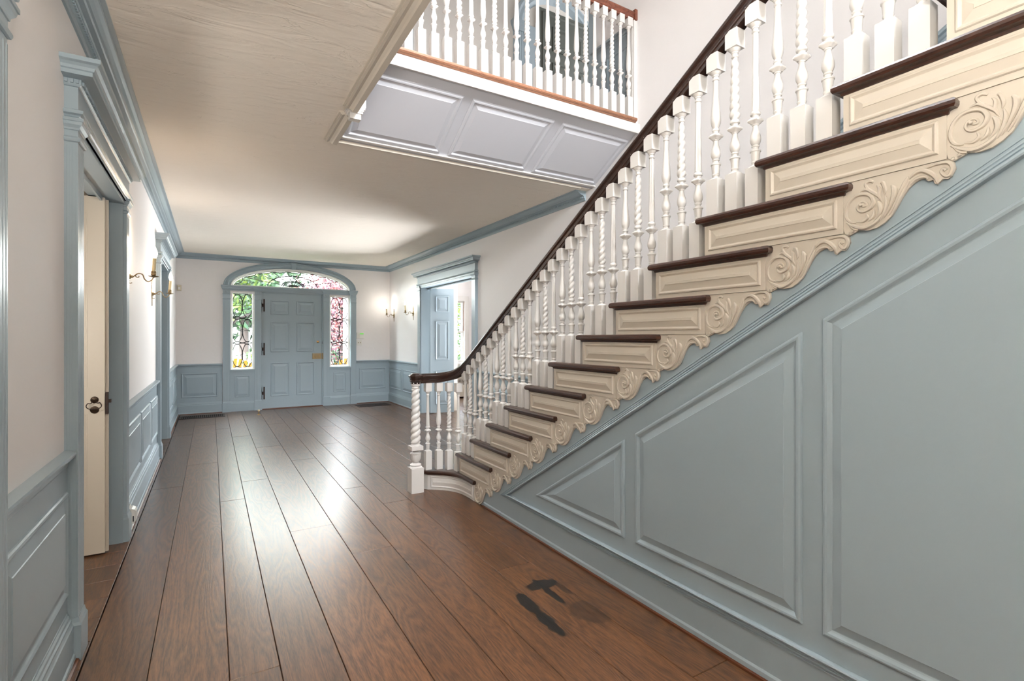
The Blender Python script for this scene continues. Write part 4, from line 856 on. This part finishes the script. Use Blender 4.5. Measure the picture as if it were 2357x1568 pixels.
def chair(x,y,rz,label):
    r=empty('adirondack_chair',(x,y,-.10),label,'garden chair','yellow chairs on the porch',None,rz)
    # local: faces +Y, back towards -Y
    mb=MB()
    for i in range(7):
        u=(i-3)*.085; hz=1.02-.012*(i-3)**2; tl=(i-3)*.022
        P0=(u,-.20,.34); P1=(u+tl,-.46,hz); w=.036
        mb.add([(P0[0]-w,P0[1],P0[2]),(P0[0]+w,P0[1],P0[2]),(P1[0]+w,P1[1],P1[2]),(P1[0]-w,P1[1],P1[2]),(P0[0]-w,P0[1]-.02,P0[2]),(P0[0]+w,P0[1]-.02,P0[2]),(P1[0]+w,P1[1]-.02,P1[2]),(P1[0]-w,P1[1]-.02,P1[2])],[(0,1,2,3),(4,7,6,5),(0,4,5,1),(1,5,6,2),(2,6,7,3),(3,7,4,0)])
    mb.box(-.34,.34,-.40,-.37,.72,.80); mb.box(-.32,.32,-.30,-.27,.42,.49); obj('backrest',mb,'yellow',r)
    mb=MB()
    for j in range(5): y0=-.2+j*.11; mb.box(-.28,.28,y0,y0+.09,.30+.018*j,.32+.018*j)
    obj('seat',mb,'yellow',r)
    for s in (-1,1):
        mb=MB(); mb.box(s*.34-.06,s*.34+.06,-.35,.38,.56,.585); obj('armrest',mb,'yellow',r)
        mb=MB(); mb.box(s*.32-.02,s*.32+.02,.24,.33,0,.56); obj('leg',mb,'yellow',r)
        mb=MB(); mb.add([(s*.29-.015,-.55,0),(s*.29+.015,-.55,0),(s*.29+.015,-.45,0),(s*.29-.015,-.45,0),(s*.29-.015,.30,.30),(s*.29+.015,.30,.30),(s*.29+.015,.32,.40),(s*.29-.015,.32,.40)],[(0,1,2,3),(4,7,6,5),(0,4,5,1),(1,5,6,2),(2,6,7,3),(3,7,4,0)]); obj('leg',mb,'yellow',r)
    return r
chair(.36,13.4,.25,'yellow slatted garden chair seen through the left sidelight')
chair(2.86,12.5,-.15,'yellow slatted garden chair seen through the right sidelight')
def leaves(n,c,rad,size,rnd,squash=(1,1,1)):
    mb=MB(); tones=[]
    for _ in range(n):
        while True:
            p=Vector([rnd.uniform(-1,1) for _ in range(3)])
            if .35<p.length<1: break
        p=Vector((c[0]+p.x*rad*squash[0],c[1]+p.y*rad*squash[1],c[2]+p.z*rad*squash[2]))
        a=Vector([rnd.gauss(0,1) for _ in range(3)]).normalized(); b=a.orthogonal().normalized(); s=size*rnd.uniform(.6,1.3)
        mb.add([p-a*s,p+b*s*.5,p+a*s,p-b*s*.5],[(0,1,2,3)]); tones.append(rnd.random())
    return mb,tones
def foliage(name,mb,tones,mat,par):
    me=bpy.data.meshes.new(name); me.from_pydata(mb.v,[],mb.f); at=me.attributes.new('tone','FLOAT','FACE')
    for i,t in enumerate(tones): at.data[i].value=t
    me.materials.append(M[mat]); o=bpy.data.objects.new(name,me); COL.objects.link(o); o.parent=par; return o
def tree(x,y,h,rad,mat,label,n=2600,size=.13,seed=1,low=.9,tr=.16):
    rnd=random.Random(seed); r=empty('garden_tree',(x,y,-.15),label,'tree','trees beyond the porch')
    mb=MB(); mb.tube([(0,0,0),(.05,.03,h*.3),(-.06,.02,h*.55),(.03,-.03,h*.85)],[tr*1.3,tr,tr*.7,tr*.3],8)
    for _ in range(5):
        a=rnd.uniform(0,2*pi); z=h*rnd.uniform(.3,.6); mb.tube([(0,0,z),(math.cos(a)*rad*.35,math.sin(a)*rad*.35,z+rad*.3),(math.cos(a)*rad*.75,math.sin(a)*rad*.75,z+rad*.45)],[tr*.5,tr*.3,tr*.12],6)
    obj('trunk',mb,'bark',r)
    mb=MB(); tones=[]
    for _ in range(7):
        c=(rnd.uniform(-.5,.5)*rad,rnd.uniform(-.5,.5)*rad,low+rad*.6+rnd.uniform(0,1)*(h-low-rad*.9)); m_,t_=leaves(n//7,c,rad*.62,size,rnd); mb.add(m_.v,m_.f); tones+=t_
    foliage('foliage',mb,tones,mat,r)
tree(.2,17.5,5.2,1.7,'leaf_green','sunlit green tree outside, left of the porch',2600,.10,1,1.3)
tree(1.2,24.5,8.5,3.0,'leaf_deep','tall dark-trunked tree far across the lawn',4600,.16,2,.8,.16)
tree(-4.2,30,9,3.6,'leaf_green','tall green tree at the far left of the lawn',3600,.17,3,1.0)
tree(4.1,18.5,5.6,2.0,'leaf_red','reddish-leaved tree outside the right sidelight',4200,.085,4,.5)
tree(7.4,27,8,3.0,'leaf_red','large reddish-leaved tree behind the porch',4200,.13,5,.8)
tree(3.2,41,11,4.6,'leaf_deep','deep green tree at the back of the lawn',3000,.2,6,.8)
tree(8.6,17.0,5.5,2.0,'leaf_green','bright green tree outside the side room window',3600,.09,7,.4)
tree(14.5,27,9,4.0,'leaf_deep','big deep green tree beyond the side room window',3400,.2,8,.4)
rnd=random.Random(11)
for i,(x,y,mt,l) in enumerate([(-1.4,20.8,'leaf_deep','low dark hedge bush left of the lawn path'),(2.4,22,'leaf_green','low green shrub across the lawn'),(5.4,21.5,'leaf_deep','low shrub under the reddish tree'),(8.8,21,'leaf_green','low green shrub outside the side room')]):
    r=empty('garden_shrub',(x,y,-.15),l,'shrub','shrubs across the lawn'); m_,t_=leaves(1500,(0,0,.55),1.0,.10,rnd,(1.5,.8,.75)); foliage('foliage',m_,t_,mt,r)
pf=empty('picket_fence',(.2,19.5,-.15),'white picket fence far across the lawn','fence')
mb=MB()
for i in range(40): x=-3+i*.15; mb.prism([(x,0),(x+.07,0),(x+.07,.95),(x+.035,1.03),(x,.95)],0,.02,lambda u,v,h:(u,h,v))
obj('pickets',mb,'white',pf); mb=MB(); mb.box(-3,3,.02,.05,.25,.32); mb.box(-3,3,.02,.05,.7,.77); obj('rail',mb,'white',pf)
